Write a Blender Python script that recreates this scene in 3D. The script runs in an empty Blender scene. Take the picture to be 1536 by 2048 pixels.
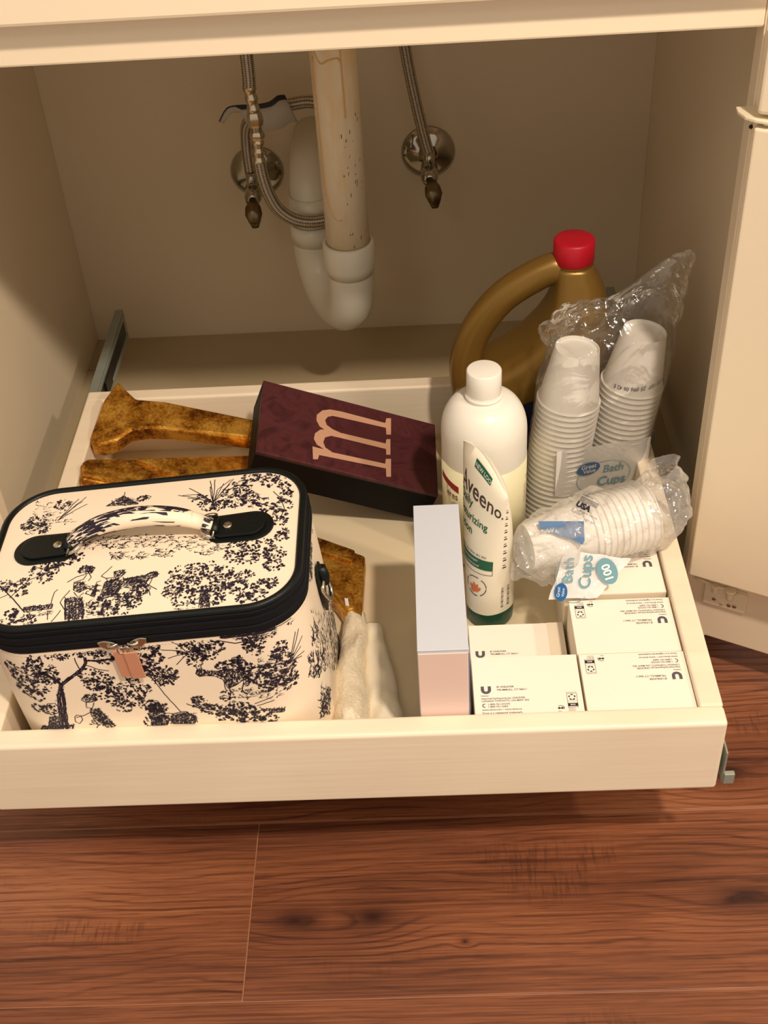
import bpy, bmesh, math, random, json
import numpy as np
from mathutils import Vector, Matrix, noise
random.seed(7)
C = bpy.context.scene.collection
PI = math.pi

# ------------------------------------------------------------------ camera
cam = bpy.data.cameras.new('camera'); cam_o = bpy.data.objects.new('camera', cam); C.objects.link(cam_o)
cam_o.location = (0.384, -0.6423, 0.8644)
cam_o.rotation_euler = (0.8698, 0.0538, 0.0014)
cam.sensor_fit = 'VERTICAL'; cam.sensor_height = 24.0; cam.lens = 24.0*2438.04/2048.0
cam.clip_start = 0.01; cam.clip_end = 50
bpy.context.scene.camera = cam_o
# ------------------------------------------------------------------ light and exposure
sc = bpy.context.scene
sc.view_settings.view_transform = 'Standard'; sc.view_settings.look = 'None'
sc.view_settings.exposure = 0.0; sc.view_settings.gamma = 1.0; sc.view_settings.use_curve_mapping = False
w = bpy.data.worlds.new('room_ambience'); sc.world = w; w.use_nodes = True
w.node_tree.nodes['Background'].inputs[0].default_value = (1.0, 0.85, 0.70, 1)
w.node_tree.nodes['Background'].inputs[1].default_value = 0.55
def area(name, loc, target, size, power, col):
    l = bpy.data.lights.new(name, 'AREA'); l.shape = 'DISK'; l.size = size; l.energy = power; l.color = col
    o = bpy.data.objects.new(name, l); C.objects.link(o); o.location = loc
    o.rotation_euler = (Vector(target)-Vector(loc)).to_track_quat('-Z', 'Y').to_euler(); return o
area('ceiling_lamp_light', (1.00, -.95, 2.15), (0.35, 0.2, 0.1), 0.13, 40, (1.0, 0.83, 0.67))
area('second_ceiling_lamp_light', (2.30, -1.02, 2.15), (0.35, 0.2, 0.1), 0.13, 21, (1.0, 0.83, 0.67))
area('front_left_fill_light', (-0.35, -1.7, 2.1), (0.35, 0.3, 0.2), 0.5, 4, (1.0, 0.84, 0.65))  # weak fill light added at front left to brighten the door, no fixture there

# ------------------------------------------------------------------ helpers
def lin(c):
    return tuple(((x/12.92) if x <= .04045 else ((x+.055)/1.055)**2.4) for x in c)
def rgb(r, g, b): return lin((r/255, g/255, b/255)) + (1,)
class NT:
    def __init__(s, name):
        s.m = bpy.data.materials.new(name); s.m.use_nodes = True; s.t = s.m.node_tree; s.n = s.t.nodes; s.l = s.t.links
        s.b = s.n['Principled BSDF']; s.out = s.n['Material Output']
    def set(s, node, k, v):
        if hasattr(v, 'links') or isinstance(v, bpy.types.NodeSocket): s.l.new(v, node.inputs[k])
        else: node.inputs[k].default_value = v
    def math(s, op, a, b=0.0, c=None):
        n = s.n.new('ShaderNodeMath'); n.operation = op; s.set(n, 0, a); s.set(n, 1, b)
        if c is not None: s.set(n, 2, c)
        return n.outputs[0]
    def noise(s, vec, scale, detail=3, rough=.5, dist=0):
        n = s.n.new('ShaderNodeTexNoise'); n.inputs['Scale'].default_value = scale; n.inputs['Detail'].default_value = detail
        n.inputs['Roughness'].default_value = rough; n.inputs['Distortion'].default_value = dist; s.l.new(vec, n.inputs['Vector']); return n.outputs['Fac']
    def coord(s, k='Object'):
        return s.n.new('ShaderNodeTexCoord').outputs[k]
    def scale(s, vec, sx, sy, sz, off=(0, 0, 0)):
        n = s.n.new('ShaderNodeMapping'); s.l.new(vec, n.inputs['Vector']); n.inputs['Scale'].default_value = (sx, sy, sz); n.inputs['Location'].default_value = off; return n.outputs[0]
    def ramp(s, f, stops):
        n = s.n.new('ShaderNodeValToRGB'); s.l.new(f, n.inputs[0]); e = n.color_ramp.elements
        while len(e) < len(stops): e.new(.5)
        for i, (p_, c_) in enumerate(stops): e[i].position = p_; e[i].color = c_
        return n.outputs[0]
    def mix(s, f, a, b):
        n = s.n.new('ShaderNodeMix'); n.data_type = 'RGBA'; s.set(n, 0, f)
        for k, v in ((6, a), (7, b)): s.set(n, k, v)
        return n.outputs[2]
    def bump(s, h, strength=.3, dist=.001):
        n = s.n.new('ShaderNodeBump'); n.inputs['Strength'].default_value = strength; n.inputs['Distance'].default_value = dist
        s.l.new(h, n.inputs['Height']); s.l.new(n.outputs[0], s.b.inputs['Normal'])
    def xyz(s, vec):
        n = s.n.new('ShaderNodeSeparateXYZ'); s.l.new(vec, n.inputs[0]); return n.outputs
def M_(name, col, rough=.5, metal=0, spec=.5, nz=0.0, nscale=60, bump=0, bscale=300, coat=0, sub=0):
    t = NT(name); co = t.coord()
    t.b.inputs['Roughness'].default_value = rough; t.b.inputs['Metallic'].default_value = metal
    t.b.inputs['Specular IOR Level'].default_value = spec; t.b.inputs['Coat Weight'].default_value = coat
    t.b.inputs['Subsurface Weight'].default_value = sub; t.b.inputs['Subsurface Radius'].default_value = (.01, .008, .006)
    f = t.noise(co, nscale, 3)
    d = tuple(x*(1-nz) for x in col[:3])+(1,)
    t.l.new(t.mix(f, d, col), t.b.inputs['Base Color'])
    if bump: t.bump(t.noise(co, bscale, 3), bump, .001)
    return t.m

paint = M_('cream_paint', rgb(244, 227, 198), .42, nz=.04, nscale=9, bump=.12, bscale=90)
paint_in = M_('inner_paint', rgb(205, 190, 158), .6, nz=.06, nscale=7, bump=.1, bscale=120)
paint_wall = M_('cabinet_wall_paint', rgb(226, 211, 183), .6, nz=.05, nscale=5, bump=.06, bscale=200)
def mk_tray_paint():
    t = NT('brushed_tray_paint'); co = t.coord()
    st = t.noise(t.scale(co, 6, 60, 260), 1.0, 4)
    bl = t.noise(co, 7, 2)
    f = t.math('ADD', t.math('MULTIPLY', st, .5), t.math('MULTIPLY', bl, .5))
    t.l.new(t.ramp(f, [(.3, rgb(236, 219, 192)), (.7, rgb(248, 235, 210))]), t.b.inputs['Base Color'])
    t.b.inputs['Roughness'].default_value = .42; t.bump(st, .15, .0006); return t.m
tray_paint = mk_tray_paint()
def mk_floor_panel():
    t = NT('stained_cabinet_floor'); co = t.coord()
    n = t.noise(t.scale(co, 9, 26, 9, (3.1, .6, 0)), 1.0, 5, .6)
    g = t.noise(co, 4, 2)
    base = t.mix(g, rgb(168, 150, 118), rgb(186, 170, 138))
    t.l.new(t.mix(t.ramp(n, [(.66, (0, 0, 0, 1)), (.74, (1, 1, 1, 1))]), base, rgb(140, 105, 60)), t.b.inputs['Base Color'])
    t.b.inputs['Roughness'].default_value = .55; return t.m
cab_floor_m = mk_floor_panel()

def wood(name, seed, knots):
    t = NT(name); co = t.coord(); x, y, z = t.xyz(co)[:3]
    n1 = t.noise(t.scale(co, 2.2, 6.0, 1, (seed*3.7, seed*1.3, seed)), 1.0, 2, .5)
    n2 = t.noise(t.scale(co, 12, 50, 1, (seed, seed*2.1, 3)), 1.0, 3, .6)
    yw = t.math('ADD', y, t.math('MULTIPLY', t.math('SUBTRACT', n1, .5), .085))
    tint = None; halo = None; rsum = 0.0
    for (kx, ky, a, b, rings) in knots:
        dx = t.math('DIVIDE', t.math('SUBTRACT', x, kx), a); dyr = t.math('SUBTRACT', y, ky); dy = t.math('DIVIDE', dyr, b)
        d = t.math('SQRT', t.math('ADD', t.math('MULTIPLY', dx, dx), t.math('MULTIPLY', dy, dy)))
        d = t.math('ADD', d, t.math('MULTIPLY', t.math('SUBTRACT', n2, .5), .30))
        d2 = t.math('MULTIPLY', d, d)
        wgt = t.math('POWER', 2.718, t.math('MULTIPLY', d2, -.8))
        # grain flows round the knot: spread it away from the centre line
        yw = t.math('SUBTRACT', yw, t.math('MULTIPLY', t.math('MULTIPLY', dyr, wgt), .8))
        rsum = t.math('ADD', rsum, t.math('MULTIPLY', t.math('MULTIPLY', d, rings), t.math('POWER', 2.718, t.math('MULTIPLY', d2, -1.6))))
        core = t.math('POWER', 2.718, t.math('MULTIPLY', d2, -9.0)); hal = t.math('POWER', 2.718, t.math('MULTIPLY', d2, -1.6))
        tint = core if tint is None else t.math('MAXIMUM', tint, core); halo = hal if halo is None else t.math('MAXIMUM', halo, hal)
    f = t.math('ADD', t.math('ADD', t.math('MULTIPLY', yw, 105.0), t.math('MULTIPLY', n2, 1.1)), rsum)
    s = t.math('MULTIPLY', t.math('ADD', t.math('SINE', t.math('MULTIPLY', f, 6.0)), 1.0), .5)
    s = t.math('POWER', s, 6.0)
    brk = t.noise(t.scale(co, 5, 22, 1, (seed*2, 9, 0)), 1.0, 3, .6)
    s = t.math('MULTIPLY', s, t.ramp(brk, [(.40, (.1, .1, .1, 1)), (.62, (1, 1, 1, 1))]))
    fib = t.noise(t.scale(co, 8, 460, 1, (seed, 0, 0)), 1.0, 3, .6)
    pore = t.noise(t.scale(co, 26, 560, 1, (0, seed, 0)), 1.0, 2, .7)
    big = t.noise(t.scale(co, 1.8, 9, 1, (seed*5, 1, 0)), 1.0, 3, .55)
    k = t.math('ADD', t.math('MULTIPLY', s, .20), t.math('ADD', t.math('MULTIPLY', fib, .50), t.math('MULTIPLY', big, .58)))
    if halo is not None: k = t.math('ADD', k, t.math('MULTIPLY', halo, .13))
    col = t.ramp(k, [(.36, rgb(160, 104, 70)), (.50, rgb(136, 82, 53)), (.64, rgb(104, 60, 39)), (.84, rgb(62, 33, 23))])
    pm = t.ramp(pore, [(.56, (0, 0, 0, 1)), (.68, (1, 1, 1, 1))])
    col = t.mix(t.math('MULTIPLY', pm, .5), col, rgb(88, 50, 36))
    sc1 = t.noise(t.scale(co, 5, 12, 1, (seed*9, 4, 0)), 1.0, 1)
    sc2 = t.noise(t.scale(co, 210, 26, 1, (seed, 2, 0)), 1.0, 2, .7)
    scuff = t.math('MULTIPLY', t.ramp(sc1, [(.62, (0, 0, 0, 1)), (.70, (1, 1, 1, 1))]), t.ramp(sc2, [(.5, (0, 0, 0, 1)), (.62, (1, 1, 1, 1))]))
    col = t.mix(t.math('MULTIPLY', scuff, .5), col, rgb(72, 40, 28))
    if tint is not None: col = t.mix(t.math('MULTIPLY', tint, .95), col, rgb(48, 24, 20))
    t.l.new(col, t.b.inputs['Base Color'])
    t.b.inputs['Roughness'].default_value = .42; t.b.inputs['Specular IOR Level'].default_value = .35
    t.bump(t.math('ADD', s, t.math('MULTIPLY', pore, .8)), .12, .0006)
    return t.m

def mk_gold():
    t = NT('rubbed_gold_leaf'); co = t.coord()
    n = t.noise(t.scale(co, 1, 1, 1), 38, 6, .65); n2 = t.noise(co, 320, 3, .6)
    f = t.math('ADD', t.math('MULTIPLY', n, .7), t.math('MULTIPLY', n2, .3))
    t.l.new(t.ramp(f, [(.38, rgb(104, 60, 18)), (.47, rgb(182, 122, 38)), (.60, rgb(244, 190, 84))]), t.b.inputs['Base Color'])
    t.b.inputs['Metallic'].default_value = .78; t.b.inputs['Roughness'].default_value = .36
    t.bump(f, .35, .0015); return t.m
gold = mk_gold()
def mk_braid():
    t = NT('braided_steel'); uv = t.coord('UV'); x, y, z = t.xyz(uv)[:3]
    a = t.math('SINE', t.math('MULTIPLY', t.math('ADD', x, y), 6.283)); b = t.math('SINE', t.math('MULTIPLY', t.math('SUBTRACT', x, y), 6.283))
    f = t.math('MULTIPLY', t.math('ADD', t.math('MULTIPLY', a, b), 1.0), .5)
    t.l.new(t.ramp(f, [(.2, rgb(70, 64, 56)), (.6, rgb(214, 202, 184))]), t.b.inputs['Base Color'])
    t.b.inputs['Metallic'].default_value = .8; t.b.inputs['Roughness'].default_value = .38; t.bump(f, .6, .001); return t.m
braid = mk_braid()
def mk_pvc():
    t = NT('stained_pvc'); co = t.coord(); x, y, z = t.xyz(co)[:3]
    n = t.noise(t.scale(co, 26, 26, 7, (0, 1.3, 0)), 1.0, 4, .6)
    base = t.mix(t.ramp(n, [(.45, (0, 0, 0, 1)), (.62, (1, 1, 1, 1))]), rgb(250, 236, 206), rgb(240, 212, 164))
    dots = t.noise(t.scale(co, 320, 320, 240), 1.0, 2, .5)
    base = t.mix(t.math('MULTIPLY', t.ramp(dots, [(.76, (0, 0, 0, 1)), (.79, (1, 1, 1, 1))]), .5), base, rgb(70, 55, 40))
    t.l.new(base, t.b.inputs['Base Color']); t.b.inputs['Roughness'].default_value = .35; return t.m
pvc_front = mk_pvc()
pvc = M_('white_pvc', rgb(236, 232, 214), .28, nz=.08, nscale=30)
chrome = M_('worn_chrome', rgb(190, 186, 176), .1, 1, nz=.25, nscale=50)
brass = M_('aged_brass', rgb(132, 118, 90), .3, 1, nz=.4, nscale=80)
steel = M_('zinc_steel', rgb(168, 178, 168), .4, .45, nz=.2, nscale=60)
darkm = M_('black_plastic', rgb(28, 27, 25), .4)
toile_bg = M_('cream_faux_leather', rgb(252, 234, 208), .5, nz=.03, nscale=14, bump=.18, bscale=1500)
ink = M_('toile_ink', rgb(34, 22, 42), .6, nz=.2, nscale=300)
blackleather = M_('black_leather', rgb(12, 18, 18), .42, 0, .3, nz=.3, nscale=100, bump=.2, bscale=700)
zipper = M_('black_zip_tape', rgb(8, 10, 16), .7, 0, .25, bump=.4, bscale=1400)
rose = M_('rose_gold', rgb(226, 164, 132), .35, .35)
nickel = M_('pale_nickel', rgb(215, 205, 185), .2, 1, nz=.15, nscale=90)
cupw = M_('white_paper_cup', rgb(244, 240, 232), .5, nz=.02, nscale=40, sub=.05)
bottlew = M_('white_bottle_plastic', rgb(246, 242, 230), .34, nz=.02, nscale=20, sub=.08)
lotionw = M_('cream_tube_plastic', rgb(244, 236, 214), .36, nz=.02, nscale=20)
labelpale = M_('pale_green_label', rgb(232, 226, 186), .4)
greencap = M_('dark_green_plastic', rgb(10, 70, 50), .35)
goldplastic = M_('satin_gold_plastic', rgb(138, 106, 46), .34, .45, nz=.1, nscale=18)
redcap = M_('crimson_cap', rgb(184, 4, 34), .45)
navy = M_('navy_label', rgb(16, 28, 72), .4)
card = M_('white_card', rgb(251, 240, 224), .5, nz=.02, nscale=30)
cardside = M_('white_card_painted_shade', rgb(238, 224, 200), .55, nz=.02, nscale=30)  # darker copy of the white card, side shade put into its colour
bluecard = M_('pale_blue_card', rgb(206, 212, 222), .45, nz=.02, nscale=20)
inkgrey = M_('grey_print', rgb(88, 84, 92), .6)
inkdark = M_('black_print', rgb(34, 30, 40), .6)
inkred = M_('red_print', rgb(160, 40, 40), .6)
inkgreen = M_('green_print', rgb(22, 92, 60), .6)
inkorange = M_('orange_print', rgb(214, 120, 70), .6)
inkblue = M_('blue_print', rgb(24, 98, 160), .5)
inkteal = M_('teal_print', rgb(112, 160, 174), .5)
inkwhite = M_('white_print', rgb(240, 240, 240), .5)
inkpeach = M_('inlay_maple', rgb(206, 160, 130), .4, nz=.12, nscale=60)
lidwhite = M_('white_plastic_hardware', rgb(240, 228, 196), .35)
def mk_burgundy():
    t = NT('burgundy_burl_lid'); co = t.coord()
    n = t.noise(co, 22, 4, .6, 2.2)
    t.l.new(t.ramp(n, [(.35, rgb(62, 25, 30)), (.5, rgb(84, 38, 43)), (.65, rgb(72, 30, 36))]), t.b.inputs['Base Color'])
    t.b.inputs['Roughness'].default_value = .38; return t.m
burg = mk_burgundy()
boxblack = M_('black_lacquer', rgb(8, 5, 5), .6, 0, .2)
def mk_pinkend():
    t = NT('pink_fading_card'); co = t.coord(); x, y, z = t.xyz(co)[:3]
    f = t.math('ADD', t.math('MULTIPLY', z, 7.5), 0.0)
    t.l.new(t.ramp(f, [(.3, rgb(228, 216, 208)), (.75, rgb(236, 208, 198)), (1.0, rgb(238, 210, 196))]), t.b.inputs['Base Color'])
    t.b.inputs['Roughness'].default_value = .5; return t.m
pinkend = mk_pinkend()
def mk_terry():
    t = NT('cream_terry'); co = t.coord(); n = t.noise(co, 420, 4, .8)
    t.l.new(t.ramp(n, [(.3, rgb(226, 206, 168)), (.7, rgb(255, 246, 224))]), t.b.inputs['Base Color'])
    t.b.inputs['Roughness'].default_value = .95; t.bump(n, .5, .0015); return t.m
terry = mk_terry()
smoothcloth = M_('cream_smooth_cloth', rgb(246, 236, 212), .9, bump=.3, bscale=900)
def mk_film(name, alpha, tint):
    t = NT(name); co = t.coord(); t.n.remove(t.b)
    tr = t.n.new('ShaderNodeBsdfTransparent'); tr.inputs[0].default_value = (.96, .96, .95, 1)
    gl = t.n.new('ShaderNodeBsdfGlossy'); gl.inputs['Roughness'].default_value = .13; gl.inputs['Color'].default_value = (1, 1, 1, 1)
    df = t.n.new('ShaderNodeBsdfDiffuse'); df.inputs[0].default_value = tint
    lw = t.n.new('ShaderNodeLayerWeight'); lw.inputs['Blend'].default_value = .22
    bp = t.n.new('ShaderNodeBump'); bp.inputs['Strength'].default_value = .7; bp.inputs['Distance'].default_value = .004
    t.l.new(t.noise(co, 34, 3, .5, 1.4), bp.inputs['Height'])
    for n_ in (gl, lw): t.l.new(bp.outputs[0], n_.inputs['Normal'])
    m1 = t.n.new('ShaderNodeMixShader'); t.l.new(t.math('ADD', t.math('MULTIPLY', lw.outputs['Facing'], .16), alpha), m1.inputs[0])
    t.l.new(tr.outputs[0], m1.inputs[1]); t.l.new(df.outputs[0], m1.inputs[2])
    m2 = t.n.new('ShaderNodeMixShader'); t.l.new(t.math('ADD', t.math('MULTIPLY', lw.outputs['Fresnel'], .5), .05), m2.inputs[0])
    t.l.new(m1.outputs[0], m2.inputs[1]); t.l.new(gl.outputs[0], m2.inputs[2])
    t.l.new(m2.outputs[0], t.out.inputs[0]); return t.m
film = mk_film('clear_poly_film', .005, (.9, .87, .8, 1))
film2 = mk_film('crumpled_poly_film', .14, (.95, .92, .86, 1))
filmlabel = mk_film('white_printed_film', .80, (.96, .94, .92, 1))

# ---- objects
def tag(o, label, cat, group=None):
    o['label'] = label; o['category'] = cat
    if group: o['group'] = group
    return o
def thing(name, label, cat, loc=(0, 0, 0), rot=(0, 0, 0), group=None):
    o = bpy.data.objects.new(name, None); C.objects.link(o); o.location = loc; o.rotation_euler = rot
    o.empty_display_size = .02
    return tag(o, label, cat, group)
def meshobj(name, V, F, m, parent=None, smooth=False, label=None):
    me = bpy.data.meshes.new(name); me.from_pydata([tuple(v) for v in V], [], F); me.update()
    if smooth: me.polygons.foreach_set('use_smooth', [True]*len(me.polygons))
    if m: me.materials.append(m)
    o = bpy.data.objects.new(name, me); C.objects.link(o)
    if parent: o.parent = parent
    if label: o['label'] = label
    return o
def bmobj(name, bm, m, parent=None, smooth=False, label=None):
    bmesh.ops.recalc_face_normals(bm, faces=bm.faces)
    me = bpy.data.meshes.new(name); bm.to_mesh(me); bm.free()
    if smooth: me.polygons.foreach_set('use_smooth', [True]*len(me.polygons))
    if m: me.materials.append(m)
    o = bpy.data.objects.new(name, me); C.objects.link(o)
    if parent: o.parent = parent
    if label: o['label'] = label
    return o
def box_bm(a, b, bev=.0, seg=2, bm=None, mat=None):
    own = bmesh.new()
    bmesh.ops.create_cube(own, size=1)
    for v in own.verts:
        v.co = Vector(((a[i]+b[i])/2 + v.co[i]*(b[i]-a[i]) for i in range(3)))
    if bev: bmesh.ops.bevel(own, geom=own.edges[:], offset=bev, segments=seg, profile=.5, affect='EDGES')
    if mat is not None: own.transform(mat)
    if bm is None: return own
    me = bpy.data.meshes.new('t'); own.to_mesh(me); bm.from_mesh(me); own.free(); bpy.data.meshes.remove(me); return bm
def box(name, a, b, m, parent=None, bev=.001, seg=2, label=None, mat=None):
    return bmobj(name, box_bm(a, b, bev, seg, None, mat), m, parent, label=label)
def prism_bm(poly, z0, z1, bev=0, seg=2, M=None):
    bm = bmesh.new()
    lo = [bm.verts.new((x, y, z0)) for x, y in poly]; hi = [bm.verts.new((x, y, z1)) for x, y in poly]
    n = len(poly)
    bm.faces.new(lo[::-1]); bm.faces.new(hi)
    for i in range(n): bm.faces.new((lo[i], lo[(i+1) % n], hi[(i+1) % n], hi[i]))
    bmesh.ops.recalc_face_normals(bm, faces=bm.faces)
    if bev: bmesh.ops.bevel(bm, geom=bm.edges[:], offset=bev, segments=seg, profile=.5, affect='EDGES', clamp_overlap=True)
    if M is not None: bm.transform(M)
    return bm
def smooth_path(P, n=8):
    P = [Vector(p) for p in P]; out = []
    for i in range(len(P)-1):
        p0 = P[max(i-1, 0)]; p1 = P[i]; p2 = P[i+1]; p3 = P[min(i+2, len(P)-1)]
        for k in range(n):
            t = k/n; out.append(.5*((2*p1)+(-p0+p2)*t+(2*p0-5*p1+4*p2-p3)*t*t+(-p0+3*p1-3*p2+p3)*t**3))
    out.append(P[-1]); return out
def tube(path, rad, seg=16, caps=True, flat=1.0, jitter=None):
    """returns V,F,UV-per-vertex; rad number or list"""
    P = [Vector(p) for p in path]; n = len(P)
    R = rad if isinstance(rad, (list, tuple)) else [rad]*n
    V = []; UV = []; F = []
    t0 = (P[1]-P[0]).normalized(); up = Vector((0, 0, 1)) if abs(t0.z) < .9 else Vector((0, 1, 0))
    side = t0.cross(up).normalized(); L = 0
    for i in range(n):
        t = (P[min(i+1, n-1)]-P[max(i-1, 0)]).normalized()
        side = (side - t*side.dot(t)).normalized(); u2 = t.cross(side)
        if i: L += (P[i]-P[i-1]).length
        for k in range(seg):
            a = 2*PI*k/seg; V.append(P[i]+side*math.cos(a)*R[i]+u2*math.sin(a)*R[i]*flat); UV.append((k/seg, L))
    for i in range(n-1):
        for k in range(seg):
            a = i*seg+k; b = i*seg+(k+1) % seg; F.append((a, b, b+seg, a+seg))
    if caps: F.append(tuple(range(seg))[::-1]); F.append(tuple((n-1)*seg+k for k in range(seg)))
    return V, F, UV
def tubeobj(name, path, rad, m, parent=None, seg=16, caps=True, uvs=None, label=None, flat=1.0):
    V, F, UV = tube(path, rad, seg, caps, flat)
    o = meshobj(name, V, F, m, parent, True, label)
    if uvs:
        me = o.data; ul = me.uv_layers.new(name='UVMap')
        for poly in me.polygons:
            vs = list(poly.vertices)
            for li, vi in zip(poly.loop_indices, vs):
                u = UV[vi][0]
                if len(vs) == 4 and u == 0 and any(UV[q][0] > .6 for q in vs): u = 1.0
                ul.data[li].uv = (u*uvs[0], UV[vi][1]*uvs[1])
    return o
def lathe(prof, seg=48, closed=False):
    V = []; F = []; n = len(prof)
    for r, z in prof:
        for k in range(seg):
            a = 2*PI*k/seg; V.append((r*math.cos(a), r*math.sin(a), z))
    for i in range(n-1 if not closed else n):
        j = (i+1) % n
        for k in range(seg):
            a = i*seg+k; b = i*seg+(k+1) % seg; F.append((a, b, j*seg+(k+1) % seg, j*seg+k))
    if not closed:
        F.append(tuple(range(seg))[::-1]); F.append(tuple((n-1)*seg+k for k in range(seg)))
    return V, F
def latheobj(name, prof, m, parent=None, seg=48, closed=False, label=None, M=None):
    V, F = lathe(prof, seg, closed)
    if M is not None: V = [M @ Vector(v) for v in V]
    o = meshobj(name, V, F, m, parent, True, label)
    return o
def autosmooth(o, ang=35):
    me = o.data; bm = bmesh.new(); bm.from_mesh(me); a = math.radians(ang)
    for e in bm.edges:
        if len(e.link_faces) == 2 and e.calc_face_angle(0) > a: e.smooth = False
    for f in bm.faces: f.smooth = True
    bm.to_mesh(me); bm.free(); return o
def text_geo(body, size, align='LEFT', bold=0.0, res=3, sx=1.0):
    cu = bpy.data.curves.new('t', 'FONT'); cu.body = body; cu.size = size; cu.align_x = align; cu.resolution_u = res; cu.offset = bold
    o = bpy.data.objects.new('t', cu); C.objects.link(o)
    bpy.context.view_layer.update()
    me = bpy.data.meshes.new_from_object(o.evaluated_get(bpy.context.evaluated_depsgraph_get()))
    V = [(v.co.x*sx, v.co.y) for v in me.vertices]; F = [tuple(p.vertices) for p in me.polygons]
    bpy.data.objects.remove(o); bpy.data.curves.remove(cu); bpy.data.meshes.remove(me)
    return V, F
class Print:
    """flat print collected in a label's own 2D coordinates, then laid on a surface by a mapping"""
    def __init__(s): s.V = []; s.F = []
    def add(s, V, F):
        n = len(s.V); s.V += V; s.F += [tuple(i+n for i in f) for f in F]; return s
    def text(s, body, x, y, size, align='LEFT', bold=0.0, sx=1.0, rot=0):
        V, F = text_geo(body, size, align, bold, sx=sx); c, q = math.cos(rot), math.sin(rot)
        return s.add([(x+a*c-b*q, y+a*q+b*c) for a, b in V], F)
    def poly(s, P): return s.add([tuple(p) for p in P], [tuple(range(len(P)))])
    def rect(s, x0, y0, x1, y1): return s.poly([(x0, y0), (x1, y0), (x1, y1), (x0, y1)])
    def disk(s, cx, cy, rx, ry, n=28, rot=0):
        c, q = math.cos(rot), math.sin(rot)
        return s.poly([(cx+rx*math.cos(a)*c-ry*math.sin(a)*q, cy+rx*math.cos(a)*q+ry*math.sin(a)*c) for a in [2*PI*i/n for i in range(n)]])
    def ring(s, cx, cy, rx, ry, w, a0=0, a1=2*PI, n=40, rot=0):
        V = []; c, q = math.cos(rot), math.sin(rot)
        for i in range(n+1):
            a = a0+(a1-a0)*i/n
            for k in (0, w):
                X = (rx-k)*math.cos(a); Y = (ry-k)*math.sin(a); V.append((cx+X*c-Y*q, cy+X*q+Y*c))
        return s.add(V, [(2*i, 2*i+1, 2*i+3, 2*i+2) for i in range(n)])
    def strip(s, x0, y0, x1, y1, h, n=14):
        V = []
        for i in range(n+1):
            f = i/n; V += [(x0+(x1-x0)*f, y0+(y1-y0)*f), (x0+(x1-x0)*f, y0+(y1-y0)*f+h)]
        return s.add(V, [(2*i, 2*i+2, 2*i+3, 2*i+1) for i in range(n)])
    def line(s, pts, w):
        return s.add(*ribbon(pts, w))
    def build(s, name, f, m, parent, label=None):
        return meshobj(name, [f(x, y) for x, y in s.V], s.F, m, parent, label=label)
def ribbon(pts, w, taper=False):
    V = []; n = len(pts)
    for i, (x, y) in enumerate(pts):
        a = pts[max(i-1, 0)]; b = pts[min(i+1, n-1)]; dx, dy = b[0]-a[0], b[1]-a[1]; l = math.hypot(dx, dy) or 1
        ww = w/2 if not taper else w/2*(1-.8*i/(n-1))
        V += [(x-dy/l*ww, y+dx/l*ww), (x+dy/l*ww, y-dx/l*ww)]
    return V, [(2*i, 2*i+1, 2*i+3, 2*i+2) for i in range(n-1)]

# ================================================================== SETTING: floor planks
FZ = -0.130
fl = box('floor', (-.9, -.75, FZ-.02), (1.9, .9, FZ-.006), M_('subfloor', rgb(60, 36, 26), .8), bev=0); fl['kind'] = 'structure'
K0 = [(.3191, -.0333, .048, .026, 2.3), (.248, -.034, .045, .020, 1.6), (.6568, -.0238, .060, .022, 2.2), (.4018, -.0596, .009, .006, 1.2)]
woodA = wood('knotty_plank_wood', 1.0, K0)
woodB = wood('plain_plank_wood', 2.3, [(-.25, -.02, .09, .02, 2.4)])
woodC = wood('dark_plank_wood', 4.1, [(.668, .115, .06, .03, 2.2)])
woodD = wood('warm_plank_wood', 6.2, [(.21, -.135, .03, .008, 2.0), (.9, -.2, .08, .02, 2.)])
rows = [(-.6593, [(-.9, .1), (.1, 1.9)]), (-.4764, [(-.9, .75), (.75, 1.9)]), (-.2935, [(-.9, -.35), (-.35, 1.9)]), (-.1106, [(-.9, .207), (.207, 1.9)]), (.0733, [(-.9, 1.3), (1.3, 1.9)]), (.2546, [(-.9, .0), (.0, 1.9)]), (.438, [(-.9, .9), (.9, 1.9)]), (.621, [(-.9, 1.9)])]
wm = {-.1106: [woodB, woodA], .0733: [woodC, woodA], -.2935: [woodB, woodD], .2546: [woodB, woodC]}
for y0, segs in rows:
    for i, (x0, x1) in enumerate(segs):
        m = wm.get(y0, [woodB, woodD])[i % 2]
        box('plank', (x0+.0005, y0+.0005, FZ-.0075), (x1-.0005, y0+.183-.0005, FZ), m, fl, bev=.0008, seg=2)
joint = box('plank_joint', (-.9, -.66, FZ-.0055), (1.9, .8, FZ-.0007), M_('pale_joint', rgb(160, 108, 78), .6), fl, bev=0)

# ================================================================== VANITY CABINET
H = .0854
cabi = thing('vanity_cabinet', 'cream painted bathroom vanity cabinet standing open with its pull-out tray drawn out', 'cabinet', (.305, .55, FZ))
def cbox(name, a, b, m, bev=.001, label=None):
    o = box(name, a, b, m, None, bev=bev, label=label); o.parent = cabi; o.matrix_parent_inverse = Matrix.Translation(cabi.location).inverted(); return o
def adopt(o, root):
    o.parent = root; o.matrix_parent_inverse = Matrix.LocRotScale(root.location, root.rotation_euler, None).inverted(); return o
cbox('side_panel', (-.083, .289, -.05), (-.065, .83, .66), paint_wall, label='left inner side wall, lit along its lower part')
cbox('side_panel', (.6756, .289, -.05), (.694, .83, .66), paint_wall, label='right inner side wall')
cbox('back_panel', (-.0652, .81, -.03), (.6758, .828, .66), paint_wall)
cbox('bottom_panel', (-.0652, .275, -.043), (.6758, .8102, -.025), cab_floor_m, label='cabinet floor with brown water stains')
cbox('stile', (-.13, .27, -.05), (-.035, .2892, .66), paint)
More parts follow.
